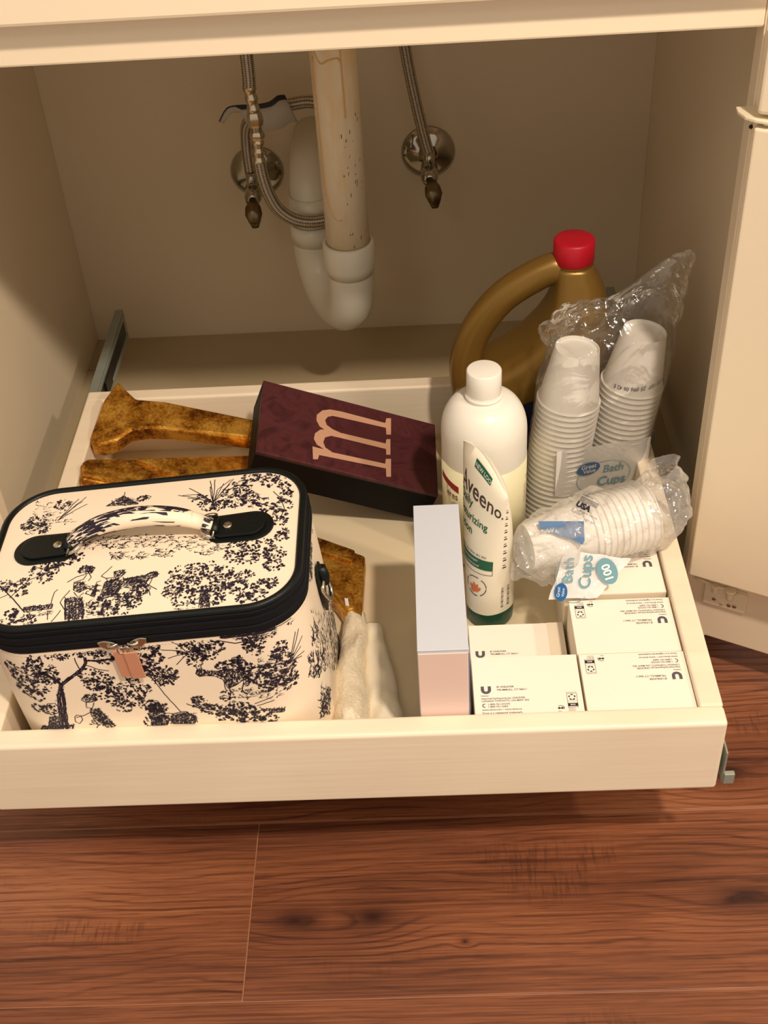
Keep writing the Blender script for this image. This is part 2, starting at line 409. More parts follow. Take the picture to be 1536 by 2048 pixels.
cbox('stile', (.6447, .27, -.05), (.76, .2892, .66), paint)
cbox('top_rail', (-.035, .27, .545), (.6447, .2892, .66), paint, .002)
cbox('drawer_front', (-.12, .252, .5795), (.75, .2698, .74), paint, .003, label='false drawer front above the opening')
cbox('bottom_rail', (-.035, .272, -.05), (.6447, .2892, -.0432), paint)
cbox('unseen_countertop', (-.15, .24, .741), (.78, .85, .77), paint, .003)  # top out of view, added to stop light leaking into the cabinet
cbox('toe_kick', (-.10, .335, FZ), (.72, .35, -.0502), M_('toe_kick_paint', rgb(120, 84, 60), .6))
# slide channel reaching the back of the cabinet
sl = cbox('drawer_slide', (-.0166, .50, .0098), (-.0062, .757, .0522), steel, .0008, label='grey steel drawer slide channel at the left')
def child(o, parent):
    o.parent = parent; o.matrix_parent_inverse = parent.matrix_basis.inverted() if parent.parent is None else (parent.parent.matrix_basis @ parent.matrix_parent_inverse @ parent.matrix_basis).inverted() if False else Matrix(); return o
for z0, z1 in ((.0135, .0185), (.0435, .0485)):
    box('slide_lip', (-.0063, .52, z0), (-.0048, .752, z1), steel, sl, bev=.0003)
box('slide_groove', (-.0063, .515, .021), (-.0058, .745, .041), darkm, sl, bev=0)
box('slide_stop', (-.0062, .60, .022), (-.003, .632, .043), darkm, sl, bev=.001)
cbox('drawer_slide', (.6272, .44, .0098), (.6376, .757, .0522), steel, .0008, label='grey steel drawer slide channel at the right')
# open door at the right
D = Vector((.885, -.466, 0)).normalized(); Nn = Vector((-.466, -.885, 0)).normalized()
def frameM(origin):
    m = Matrix.Identity(4); m.col[0][:3] = D; m.col[1][:3] = Nn; m.col[2][:3] = (0, 0, 1); m.translation = origin; return m
MD = frameM(Vector((.6690, .2565, 0)))
pass
door = bmobj('door', box_bm((0, -.014, -.08), (.40, 0, .60), .0015, 2, None, MD), paint, None, label='open cabinet door seen at the right edge'); adopt(door, cabi)
MP = frameM(Vector((.6400, .2436, 0)))
# inner bin panels standing proud of the door
pn = bmobj('inner_panel', box_bm((.0, -.0235, .020), (.40, 0, .480), .0022, 3, None, MP), paint, door, label='large lower inner panel of the door')
pn2 = bmobj('inner_panel', box_bm((.0, -.0235, .490), (.40, 0, .556), .0035, 3, None, MP), paint, door, label='narrow upper inner panel of the door')
bmobj('door_lip', box_bm((-.026, -.0018, -.08), (.002, 0, .60), .0004, 1, None, MD), paint, door)
bm = bmesh.new()
box_bm((-.006, .0002, -.031), (.0375, .0035, -.0035), .0012, 2, bm, MD); plate = bmobj('latch_plate', bm, lidwhite, door, label='pale latch plate with two studs and screws')
def cyl(name, c, r, h, axis, m, parent, seg=24, bev=.15, label=None):
    z = Vector(axis).normalized(); q = z.to_track_quat('Z', 'Y').to_matrix().to_4x4(); q.translation = Vector(c)
    return latheobj(name, [(r*(1-bev), 0), (r, h*.12), (r, h*.85), (r*(1-bev), h)], m, parent, seg, M=q, label=label)
def DP(u, d, z): return MD @ Vector((u, d, z))
adoptD = lambda o: o
autosmooth(cyl('stud', DP(.005, .0035, -.0125), .0036, .010, (0, .0, 1), lidwhite, plate))
cyl('stud', DP(.0205, .006, -.014), .0036, .010, (0, 0, 1), lidwhite, plate)
cyl('stud_cap', DP(.0205, .006, -.004), .0058, .0035, (0, 0, 1), lidwhite, plate)
cyl('stud_cap', DP(.005, .006, -.0035), .0042, .002, (0, 0, 1), lidwhite, plate)
tubeobj('link_rod', [DP(.005, .006, -.002), DP(.016, .006, -.002)], .0011, lidwhite, plate, 10)
tubeobj('plate_lip', [DP(.025, .005, -.0045), DP(.0375, .005, -.005)], .0012, lidwhite, plate, 10)
tubeobj('plate_lip', [DP(-.017, .003, -.0012), DP(-.002, .003, -.0035)], .0014, lidwhite, plate, 10)
for u, z in ((.0135, -.0255), (.021, -.0245), (.0055, -.0215), (.0265, -.024)):
    s_ = cyl('screw', DP(u, .0034, z), .0021, .0012, Nn, nickel if u != .0135 else lidwhite, plate, 14)
    box('screw_slot', (-.0014, -.0003, .0011), (.0014, .0003, .0014), darkm, s_, bev=0, mat=Matrix.LocRotScale(DP(u, .0034, z), Nn.to_track_quat('Z', 'Y'), None))
# curved swing bracket at the upper joint
bp_ = [(.6315, .2692), (.6447, .2692), (.668, .262), (.672, .2315), (.6486, .2378), (.6402, .2430), (.6342, .2498), (.631, .2605)]
bmb = prism_bm(bp_, .4838, .4868, .0008)
br = bmobj('swing_bracket', bmb, lidwhite, None, label='curved cream bracket at the upper door joint'); adopt(br, cabi)
bm = bmesh.new(); box_bm((.006, -.012, .4808), (.20, -.0035, .4832), .001, 2, bm, MP); bmobj('joint_bar', bm, lidwhite, door)
for zz in (.470,): adopt(cyl('screw_hole', (.6452, .2698, zz), .0016, .0015, (0, -1, 0), darkm, None, 12), cabi)

# ================================================================== PULL-OUT TRAY
TX0, TX1, TS, TD = 0.0, .62, .0197, .5183
tray = thing('pull_out_tray', 'cream painted wooden pull-out tray drawn forward over the wood floor', 'tray', (.31, .26, 0))
def tbox(name, a, b, m=tray_paint, bev=.003, seg=3, label=None):
    o = box(name, a, b, m, None, bev=bev, seg=seg, label=label); return adopt(o, tray)
def rounded_board(name, a, b, r, label=None):
    # corner rounded in plan
    x0, y0, z0 = a; x1, y1, z1 = b
    return tbox(name, a, b, tray_paint, r, 4, label)
tbox('front_panel', (TX0, 0, 0), (TX1, .0201, H), bev=.0035, seg=4, label='front board of the tray')
tbox('side_panel', (TX0, .0197, .0002), (TX0+TS, TD-.0002, H-.0002), bev=.0022, label='left side board of the tray')
tbox('side_panel', (TX1-TS, .0197, .0002), (TX1, TD-.0002, H-.0002), bev=.0022, label='right side board of the tray')
tbox('back_panel', (TX0+.0002, TD-TS, .0), (TX1-.0002, TD, H), bev=.003, label='back board of the tray')
tbox('bottom_panel', (TS-.001, .019, .003), (TX1-TS+.001, TD-TS+.001, .012), M_('tray_bottom_paint', rgb(226, 210, 176), .5, nz=.05, nscale=8), bev=0)
for s, x in ((-1, -.0045), (1, .6202)):
    o = tbox('slide_rail', (x, .012, .012), (x+.0043, .49, .046), steel, .0006, 1)
    if s > 0:
        bm = bmesh.new(); box_bm((.6245, -.001, .0075), (.6335, .0035, .020), .0006, 1, bm); box_bm((.6235, .001, .0075), (.6250, .020, .046), .0004, 1, bm)
        bmobj('slide_tab', bm, steel, o, label='bent steel end tab of the right slide').matrix_parent_inverse = Matrix()
for x, z in ((.585, .008),): pass

# ================================================================== PLUMBING
drain = thing('drain_trap', 'white plastic sink drain pipe with trap bend under the basin', 'drain pipe', (.307, .60, .09))
PX, PY = .307, .600; BX, BY = .2605, .70
def ad(o, root=drain): return adopt(o, root)
ad(tubeobj('tailpipe', [(PX, PY, .205), (PX, PY, .40), (PX, PY, .735)], .0242, pvc_front, None, 40, label='yellowed upright pipe with glue drips and black marks'))
ad(latheobj('coupling_collar', [(.0243, -.012), (.0262, -.012), (.0292, .0), (.0292, .026), (.0275, .028), (.0245, .028)], pvc, None, 48, closed=True, M=Matrix.Translation((PX, PY, .190))))
def dpt(t, z): return Vector((PX+(BX-PX)*t, PY+(BY-PY)*t, z))
bend = [dpt(0, .205), dpt(0, .185)]
for i in range(0, 17):
    a = PI*i/16; bend.append(dpt(.5-.5*math.cos(a), .165-.057*math.sin(a)))
bend += [dpt(1, .186)]
ad(tubeobj('trap_bend', bend, .0262, pvc, None, 40))
ad(tubeobj('riser_pipe', [(BX, BY, .165), (BX, BY, .215)], .0232, pvc, None, 36))
ad(latheobj('coupling_collar', [(.0240, -.012), (.0276, -.012), (.0276, .012), (.0240, .012)], pvc, None, 40, closed=True, M=Matrix.Translation((BX, BY, .182))))
elb = [(BX, BY, .205), (BX, BY, .225)]
for i in range(0, 9):
    a = PI/2*i/8; elb.append((BX, BY+.045*(1-math.cos(a)), .228+.026*math.sin(a)))
elb.append((BX, .811, .254))
ad(tubeobj('wall_elbow', elb, .0240, pvc, None, 36))
ad(latheobj('elbow_hub', [(.0242, -.016), (.0262, -.016), (.0262, .016), (.0242, .016)], pvc, None, 40, closed=True, M=Matrix.Translation((BX, BY, .214))))
# glue drips on the pipe: thin real beads of dried primer
dripm = M_('dried_amber_primer', rgb(224, 186, 130), .3)
def on_pipe(ang, z, r=.0242): return (PX+r*math.sin(ang), PY-r*math.cos(ang), z)
for pts, r in (([(.35, .44), (.35, .41), (.36, .375), (.36, .368)], .0010), ([(-.95, .43), (-.92, .36), (-.88, .30), (-.70, .268), (-.40, .255), (-.15, .255)], .0010), ([(-.9, .44), (-.55, .425), (-.2, .428), (.2, .43), (.34, .425)], .0010)):
    ad(tubeobj('glue_drip', smooth_path([on_pipe(a, z) for a, z in pts], 5), r, dripm, None, 8))
bmk = Print()
random.seed(3)
for k in range(26):
    a = random.uniform(.1, 1.0); z = random.choice([random.uniform(.215, .24), random.uniform(.27, .33), random.uniform(.30, .37)]); l = random.uniform(.001, .005)
    bmk.line([(a*.0244, z), (a*.0244+random.uniform(-.0008, .0012), z+l)], random.uniform(.0004, .0008))
ad(bmk.build('scuff_marks', lambda a, z: on_pipe(a/.0244, z, .0244), inkdark, None))['kind'] = 'stuff'
bz = Print().text('JSA 200', -.35, .318, .006).text('1120 SC', -.35, .309, .006)

def valve(name, x, z, label, lean):
    v = thing(name, label, 'valve', (x, .81, z))
    MW = Matrix.Translation((x, .8098, z)) @ Matrix.Rotation(PI/2, 4, 'X')
    adopt(latheobj('escutcheon', [(.0335, 0), (.0335, .0012), (.031, .004), (.024, .008), (.014, .0105), (.011, .012)], chrome, None, 48, M=MW), v)
    adopt(tubeobj('stub_pipe', [(x, .81, z), (x, .765, z-.002)], .0065, chrome, None, 20), v)
    b = adopt(tubeobj('valve_body', [(x, .775, z-.002), (x, .768, z-.002), (x, .745, z-.004), (x, .737, z-.004)], [.0075, .0105, .0105, .0085], chrome, None, 20), v)
    adopt(tubeobj('outlet', [(x, .752, z+.004), (x, .752, z+.026)], [.0062, .0075], chrome, None, 6), v)
    adopt(tubeobj('stem', [(x, .738, z-.004), (x+lean*.5, .722, z-.009)], .0045, brass, None, 16), v)
    hd = adopt(tubeobj('handle', [(x+lean*.5, .730, z-.002), (x+lean*.7, .722, z-.006), (x+lean, .717, z-.013), (x+lean*1.2, .715, z-.021), (x+lean*1.3, .714, z-.029)], [.0050, .0095, .0105, .0075, .0040], brass, None, 20, flat=.55, label='oval metal turn handle'), v)
    return v
valve('shutoff_valve', .1863, .2105, 'chrome wall shut-off valve behind the braided hose, left of the drain pipe', .002)
valve('shutoff_valve', .4026, .2250, 'chrome wall shut-off valve standing alone right of the drain pipe', .004)
def hose(name, path, label, r=.0058):
    h = thing(name, label, 'hose', path[0])
    adopt(tubeobj('braided_sleeve', smooth_path(path, 10), r, braid, None, 20, uvs=(5, 260)), h); return h
h1 = hose('supply_hose', [(.2105, .655, .735), (.2113, .66, .43), (.2098, .66, .372)], 'upper braided steel hose ending in a crimped fitting above the left valve', .0072)
FT = [(.2098, .66, .374), (.2121, .66, .3325), (.2110, .66, .303)]
def ringed(name, p0, p1, radii, m, root, seg=24):
    P0, P1 = Vector(p0), Vector(p1); n = len(radii)
    o = tubeobj(name, [P0+(P1-P0)*i/(n-1) for i in range(n)], radii, m, None, seg); adopt(o, root); autosmooth(o, 40); return o
ringed('crimp_ferrule', (.2098, .66, .375), (.2117, .66, .346), [.0075, .0078, .0060, .0060, .0073, .0073, .0060, .0060, .0072, .0072, .0058], nickel, h1)
ringed('hex_nut', (.2117, .66, .347), (.2120, .66, .331), [.0078, .0090, .0090, .0078], nickel, h1, 6)
h2 = hose('supply_hose', [(.2105, .66, .290), (.2120, .660, .272), (.2165, .661, .250), (.2260, .662, .229), (.2440, .664, .214), (.268, .667, .209), (.288, .675, .213), (.303, .688, .236), (.305, .705, .270), (.298, .722, .304), (.275, .738, .3225), (.245, .742, .321), (.215, .742, .315), (.192, .745, .300), (.1863, .752, .270), (.1863, .752, .238)], 'braided steel hose looping behind the drain pipe to the left valve', .0074)
ringed('hex_nut', (.2121, .66, .325), (.2120, .66, .315), [.0070, .0084, .0084, .0070], nickel, h2, 6)
ringed('threaded_neck', (.2121, .66, .3315), (.2121, .66, .324), [.0060, .0060, .0060], chrome, h2)
ringed('crimp_ferrule', (.2120, .66, .316), (.2105, .66, .287), [.0060, .0072, .0072, .0058, .0058, .0072, .0072, .0060, .0060, .0074, .0074, .0070], nickel, h2)
# paper tag wrapped round the hose
def tagsheet():
    V = []; F = []; n = 14
    prof = [(.158, .744, .304), (.170, .738, .322), (.186, .730, .328), (.205, .724, .330), (.222, .722, .333), (.232, .726, .338), (.240, .732, .336)]
    pts = smooth_path(prof, 3); n = len(pts)
    for p in pts:
        V.append(p); V.append(p+Vector((.012, -.006, -.030)) if p.x > .185 else p+Vector((.006, -.002, -.010*(p.x-.15)/.035)))
    for i in range(n-1): F.append((2*i, 2*i+1, 2*i+3, 2*i+2))
    return V, F
V, F = tagsheet(); tg = meshobj('paper_tag', V, F, M_('grey_paper_tag', rgb(196, 190, 180), .6), None, True, label='curled grey paper tag on the hose'); adopt(tg, h2)
md = tg.modifiers.new('s', 'SOLIDIFY'); md.thickness = .0005
V, F = tagsheet(); adopt(meshobj('tag_stripe', [v+Vector((0, -.0006, .0004)) for i, v in enumerate([Vector(q) if i % 2 == 0 else Vector(V[i-1])*.82+Vector(q)*.18 for i, q in enumerate(V)])], F, inkdark, None), h2)
h3 = hose('supply_hose', [(.372, .752, .735), (.3765, .757, .42), (.3795, .76, .373), (.388, .757, .318), (.3985, .753, .266), (.4026, .752, .250)], 'braided steel hose running down to the right valve', .0068)

# ================================================================== GOLD BRACKETS
def slab(name, top, thick, label, ridge=None, groove=None):
    """outline given on its upper surface (3D, coplanar), thickness downwards along the normal"""
    P = [Vector(p) for p in top]
    n = Vector((0, 0, 0))
    for i in range(len(P)): n += (P[i]-P[0]).cross(P[(i+1) % len(P)]-P[0])
    n.normalize()
    if n.z < 0: n = -n
    c = sum(P, Vector())/len(P); ux = (Vector((1, 0, 0))-n*n.x).normalized(); uy = n.cross(ux)
    M = Matrix.Identity(4); M.col[0][:3] = ux; M.col[1][:3] = uy; M.col[2][:3] = n; M.translation = c
    poly = [((p-c).dot(ux), (p-c).dot(uy)) for p in P]
    return M, poly
tA = thing('gold_bracket', 'gold painted wooden bracket with flared foot, handle running under the burgundy box', 'bracket', (.06, .45, .08))
A_ = [(.0424, .4975, .1124), (.0560, .4830, .1060), (.0655, .4735, .1030), (.0978, .4709, .1000), (.201, .4482, .0850), (.262, .437, .079), (.262, .410, .071), (.2019, .4230, .0774), (.1007, .4340, .0887), (.0800, .4335, .0905), (.0642, .4300, .0905), (.0497, .4168, .0877), (.0358, .4113, .0871), (.0233, .4123, .0884), (.0210, .4225, .0918), (.0300, .4704, .1054)]
M, poly = slab('a', A_, .022, '')
adopt(bmobj('bracket_body', prism_bm(poly, -.022, 0, .0035, 3, M), gold, None), tA)
tB = thing('gold_bracket', 'gold painted wooden bracket with a pointed end and diagonal groove, behind the toile bag', 'bracket', (.1, .39, .06))
B_ = [(.0205, .3725, .0942), (.0246, .3817, .0929), (.0676, .3944, .0821), (.19, .4312, .0515), (.235, .440, .0405), (.235, .402, .0405), (.1923, .3980, .0509), (.1084, .3560, .0719), (.0692, .3470, .0817), (.0251, .3512, .0927)]
M, poly = slab('b', B_, .02, '')
adopt(bmobj('bracket_body', prism_bm(poly, -.024, -.003, .003, 3, M), gold, None), tB)
Mi = M.inverted()
def pl(M, pts): Mi = M.inverted(); return [tuple((Mi @ Vector(q))[:2]) for q in pts]
adopt(bmobj('raised_facet', prism_bm(pl(M, [(.0225, .372, .094), (.0262, .3795, .0925), (.060, .389, .084), (.120, .3655, .069), (.105, .3575, .0725), (.0692, .350, .0817), (.0262, .353, .0927)]), -.004, .001, .0022, 2, M), gold, None), tB)
adopt(bmobj('raised_facet', prism_bm(pl(M, [(.072, .3925, .081), (.19, .4285, .0515), (.233, .437, .0405), (.233, .405, .0405), (.1923, .4005, .0509), (.130, .371, .0665)]), -.004, .001, .0022, 2, M), gold, None), tB)
tC = thing('gold_bracket', 'gold painted wooden bracket whose broad end sticks out right of the toile bag', 'bracket', (.28, .25, .02))
C_ = [(.2661, .3109, .035), (.3186, .2791, .035), (.3170, .230, .035), (.3160, .1863, .035), (.3110, .1795, .035), (.3050, .1810, .035), (.3015, .1920, .035), (.2900, .2150, .035), (.262, .243, .035), (.19, .2900, .035), (.13, .330, .035), (.15, .352, .035)]
M, poly = slab('c', C_, .02, '')
adopt(bmobj('bracket_body', prism_bm(poly, -.0225, -.004, .003, 3, M), gold, None), tC)
adopt(bmobj('raised_facet', prism_bm(pl(M, [(.2661, .3085, .035), (.3085, .2840, .035), (.3060, .2660, .035), (.2600, .2900, .035), (.145, .345, .035), (.155, .350, .035)]), -.005, 0, .002, 2, M), gold, None), tC)
adopt(bmobj('raised_facet', prism_bm(pl(M, [(.2550, .2860, .035), (.3055, .2600, .035), (.3100, .1990, .035), (.3030, .1960, .035), (.2910, .2190, .035), (.262, .2480, .035), (.19, .295, .035), (.135, .333, .035), (.143, .343, .035)]), -.005, 0, .002, 2, M), gold, None), tC)

# ================================================================== BURGUNDY MONOGRAM BOX
MB = Matrix.Translation((.2143, .3339, .1287)) @ Matrix.Rotation(.0397, 4, 'Z') @ Matrix.Rotation(.3837, 4, 'Y') @ Matrix.Rotation(.1113, 4, 'X')
mono = thing('monogram_box', 'black box with burgundy lid inlaid with a letter m, tilted on the gold brackets', 'box', (.30, .39, .06))
adopt(bmobj('box_body', box_bm((0, 0, -.0413), (.196, .1103, -.004), .0008, 1, None, MB), boxblack, None), mono)
adopt(bmobj('lid', box_bm((0, 0, -.0042), (.196, .1103, 0), .0008, 2, None, MB), burg, None, label='burgundy mottled wooden lid'), mono)
LET = [[0.0578, 0.0265], [0.0592, 0.0076], [0.0643, 0.0093], [0.0654, 0.016], [0.138, 0.0205], [0.1384, 0.0082], [0.1435, 0.0099], [0.1437, 0.0369], [0.138, 0.035], [0.1372, 0.0273], [0.0796, 0.0248], [0.0717, 0.0293], [0.0691, 0.0367], [0.0708, 0.0446], [0.0774, 0.0493], [0.0864, 0.0497], [0.1381, 0.0502], [0.1385, 0.0415], [0.1431, 0.043], [0.1432, 0.0674], [0.1386, 0.0657], [0.1378, 0.0586], [0.0877, 0.0576], [0.0786, 0.0601], [0.0721, 0.0643], [0.0699, 0.071], [0.0727, 0.0775], [0.078, 0.0809], [0.0871, 0.0816], [0.1382, 0.0836], [0.1386, 0.0729], [0.1439, 0.0747], [0.1441, 0.1013], [0.1387, 0.0993], [0.1374, 0.0911], [0.0869, 0.0915], [0.0746, 0.0901], [0.0664, 0.0855], [0.0606, 0.0763], [0.0605, 0.0676], [0.0643, 0.0593], [0.0696, 0.0565], [0.0652, 0.0547], [0.0598, 0.0471], [0.0588, 0.0383], [0.0624, 0.0306], [0.0699, 0.0266], [0.0655, 0.0261]]
bm = bmesh.new(); vs = [bm.verts.new((x, y, .0004)) for x, y in LET]; bm.faces.new(vs).normal_update(); bmesh.ops.triangulate(bm, faces=bm.faces[:]); bm.transform(MB)
adopt(bmobj('inlaid_letter', bm, inkpeach, None, label='pale inlaid lowercase letter m with serifs'), mono)

# ================================================================== TOILE BAG
BMt = Matrix.Rotation(.0101, 4, 'Z') @ Matrix.Rotation(-.068, 4, 'Y') @ Matrix.Rotation(.0081, 4, 'X')
BO = Vector((.176, .1085, .0218)) + (BMt @ Vector((-.012, 0, 0)))
BW, BD, BH = .2644, .1739, .1879; RC = .045
bag = thing('vanity_case', 'cream toile print vanity case with black piping, standing at the front left of the tray', 'bag', BO, BMt.to_euler())
def rr(u, ins=0.0, W=BW, Dp=BD, r=RC):
    A = W/2-r; B = Dp/2-r; q = PI/2*r; P = 4*A+4*B+4*q; u = u % P; R_ = r-ins
    segs = [(A, 0), (q, 1), (2*B, 2), (q, 3), (2*A, 4), (q, 5), (2*B, 6), (q, 7), (A, 8)]
    for L, k in segs:
        if u < L or k == 8: break
        u -= L
    t = u/r; s_, c_ = math.sin(t), math.cos(t)
    if k == 0: return u, -B-R_, 0, -1
    if k == 1: return A+R_*s_, -B-R_*c_, s_, -c_
    if k == 2: return A+R_, -B+u, 1, 0
    if k == 3: return A+R_*c_, B+R_*s_, c_, s_
    if k == 4: return A-u, B+R_, 0, 1
    if k == 5: return -A-R_*s_, B+R_*c_, -s_, c_
    if k == 6: return -A-R_, B-u, -1, 0
    if k == 7: return -A-R_*c_, -B-R_*s_, -c_, -s_
    return -A+u, -B-R_, 0, -1
PER = 4*(BW/2-RC)+4*(BD/2-RC)+2*PI*RC
NU = 144
def ringloop(z, ins): return [Vector(rr(PER*k/NU, ins)[:2]+(z,)) for k in range(NU)]
def shell(name, levels, m, label=None, cap=True):
    V = []; F = []
    for z, ins in levels: V += ringloop(z, ins)
    for i in range(len(levels)-1):
        for k in range(NU):
            a = i*NU+k; b = i*NU+(k+1) % NU; F.append((a, b, b+NU, a+NU))
    if cap:
        F.append(tuple(range(NU))[::-1]); F.append(tuple((len(levels)-1)*NU+k for k in range(NU)))
    o = meshobj(name, V, F, m, bag, True, label); return autosmooth(o, 50)
def bulge(v): return -.0018*math.sin(PI*min(max(v/.163, 0), 1))
shell('body', [(.0, .006), (.002, .002)]+[(v, bulge(v)) for v in [.004+.159*i/10 for i in range(11)]]+[(.1635, .002)], toile_bg, 'cream body printed with dark toile scenes')
shell('zipper_band', [(.162, .0035), (.1625, -.0008), (.1690, -.0012), (.1695, .0006), (.1705, .0012), (.1715, .0006), (.172, -.0010), (.1780, -.0012), (.1785, .0006), (.1800, .0012), (.1808, -.0006), (.184, -.0008), (.185, .001)], zipper, 'black zip band around the lid')
def looptube(name, z, ins, r, m):
    n = NU; V = []; F = []; s2 = 10
    for k in range(n):
        x, y, nx, ny = rr(PER*k/n, ins)
        for j in range(s2):
            a = 2*PI*j/s2; V.append((x+nx*r*math.cos(a), y+ny*r*math.cos(a), z+r*math.sin(a)))
    for k in range(n):
        for j in range(s2):
            F.append((k*s2+j, ((k+1) % n)*s2+j, ((k+1) % n)*s2+(j+1) % s2, k*s2+(j+1) % s2))
    return meshobj(name, V, F, m, bag, True)
looptube('lid_piping', .1862, .0030, .0034, blackleather)
looptube('base_piping', .0030, .0005, .0022, blackleather)
# lid top: slightly domed
def dome(x, y):
    a = max(0, 1-(abs(x)/(BW/2-.004))**4); b = max(0, 1-(abs(y)/(BD/2-.004))**4)
    return .1868+.0022*a*b
V = []; F = []; NR = 12
for i in range(NR+1):
    s_ = i/NR
    for k in range(NU):
        x, y = rr(PER*k/NU, .0045)[:2]; x *= s_; y *= s_; V.append((x, y, dome(x, y)))
for i in range(NR):
    for k in range(NU):
        a = i*NU+k; b = i*NU+(k+1) % NU; F.append((a, b, b+NU, a+NU))
meshobj('lid_top', V, F, toile_bg, bag, True, 'cream lid printed with dark toile scenes')
# vertical seams + stitching under the band
st_ = Print()
u = 0
while u < PER:
    st_.rect(u, .1585, u+.0022, .1590); u += .0033
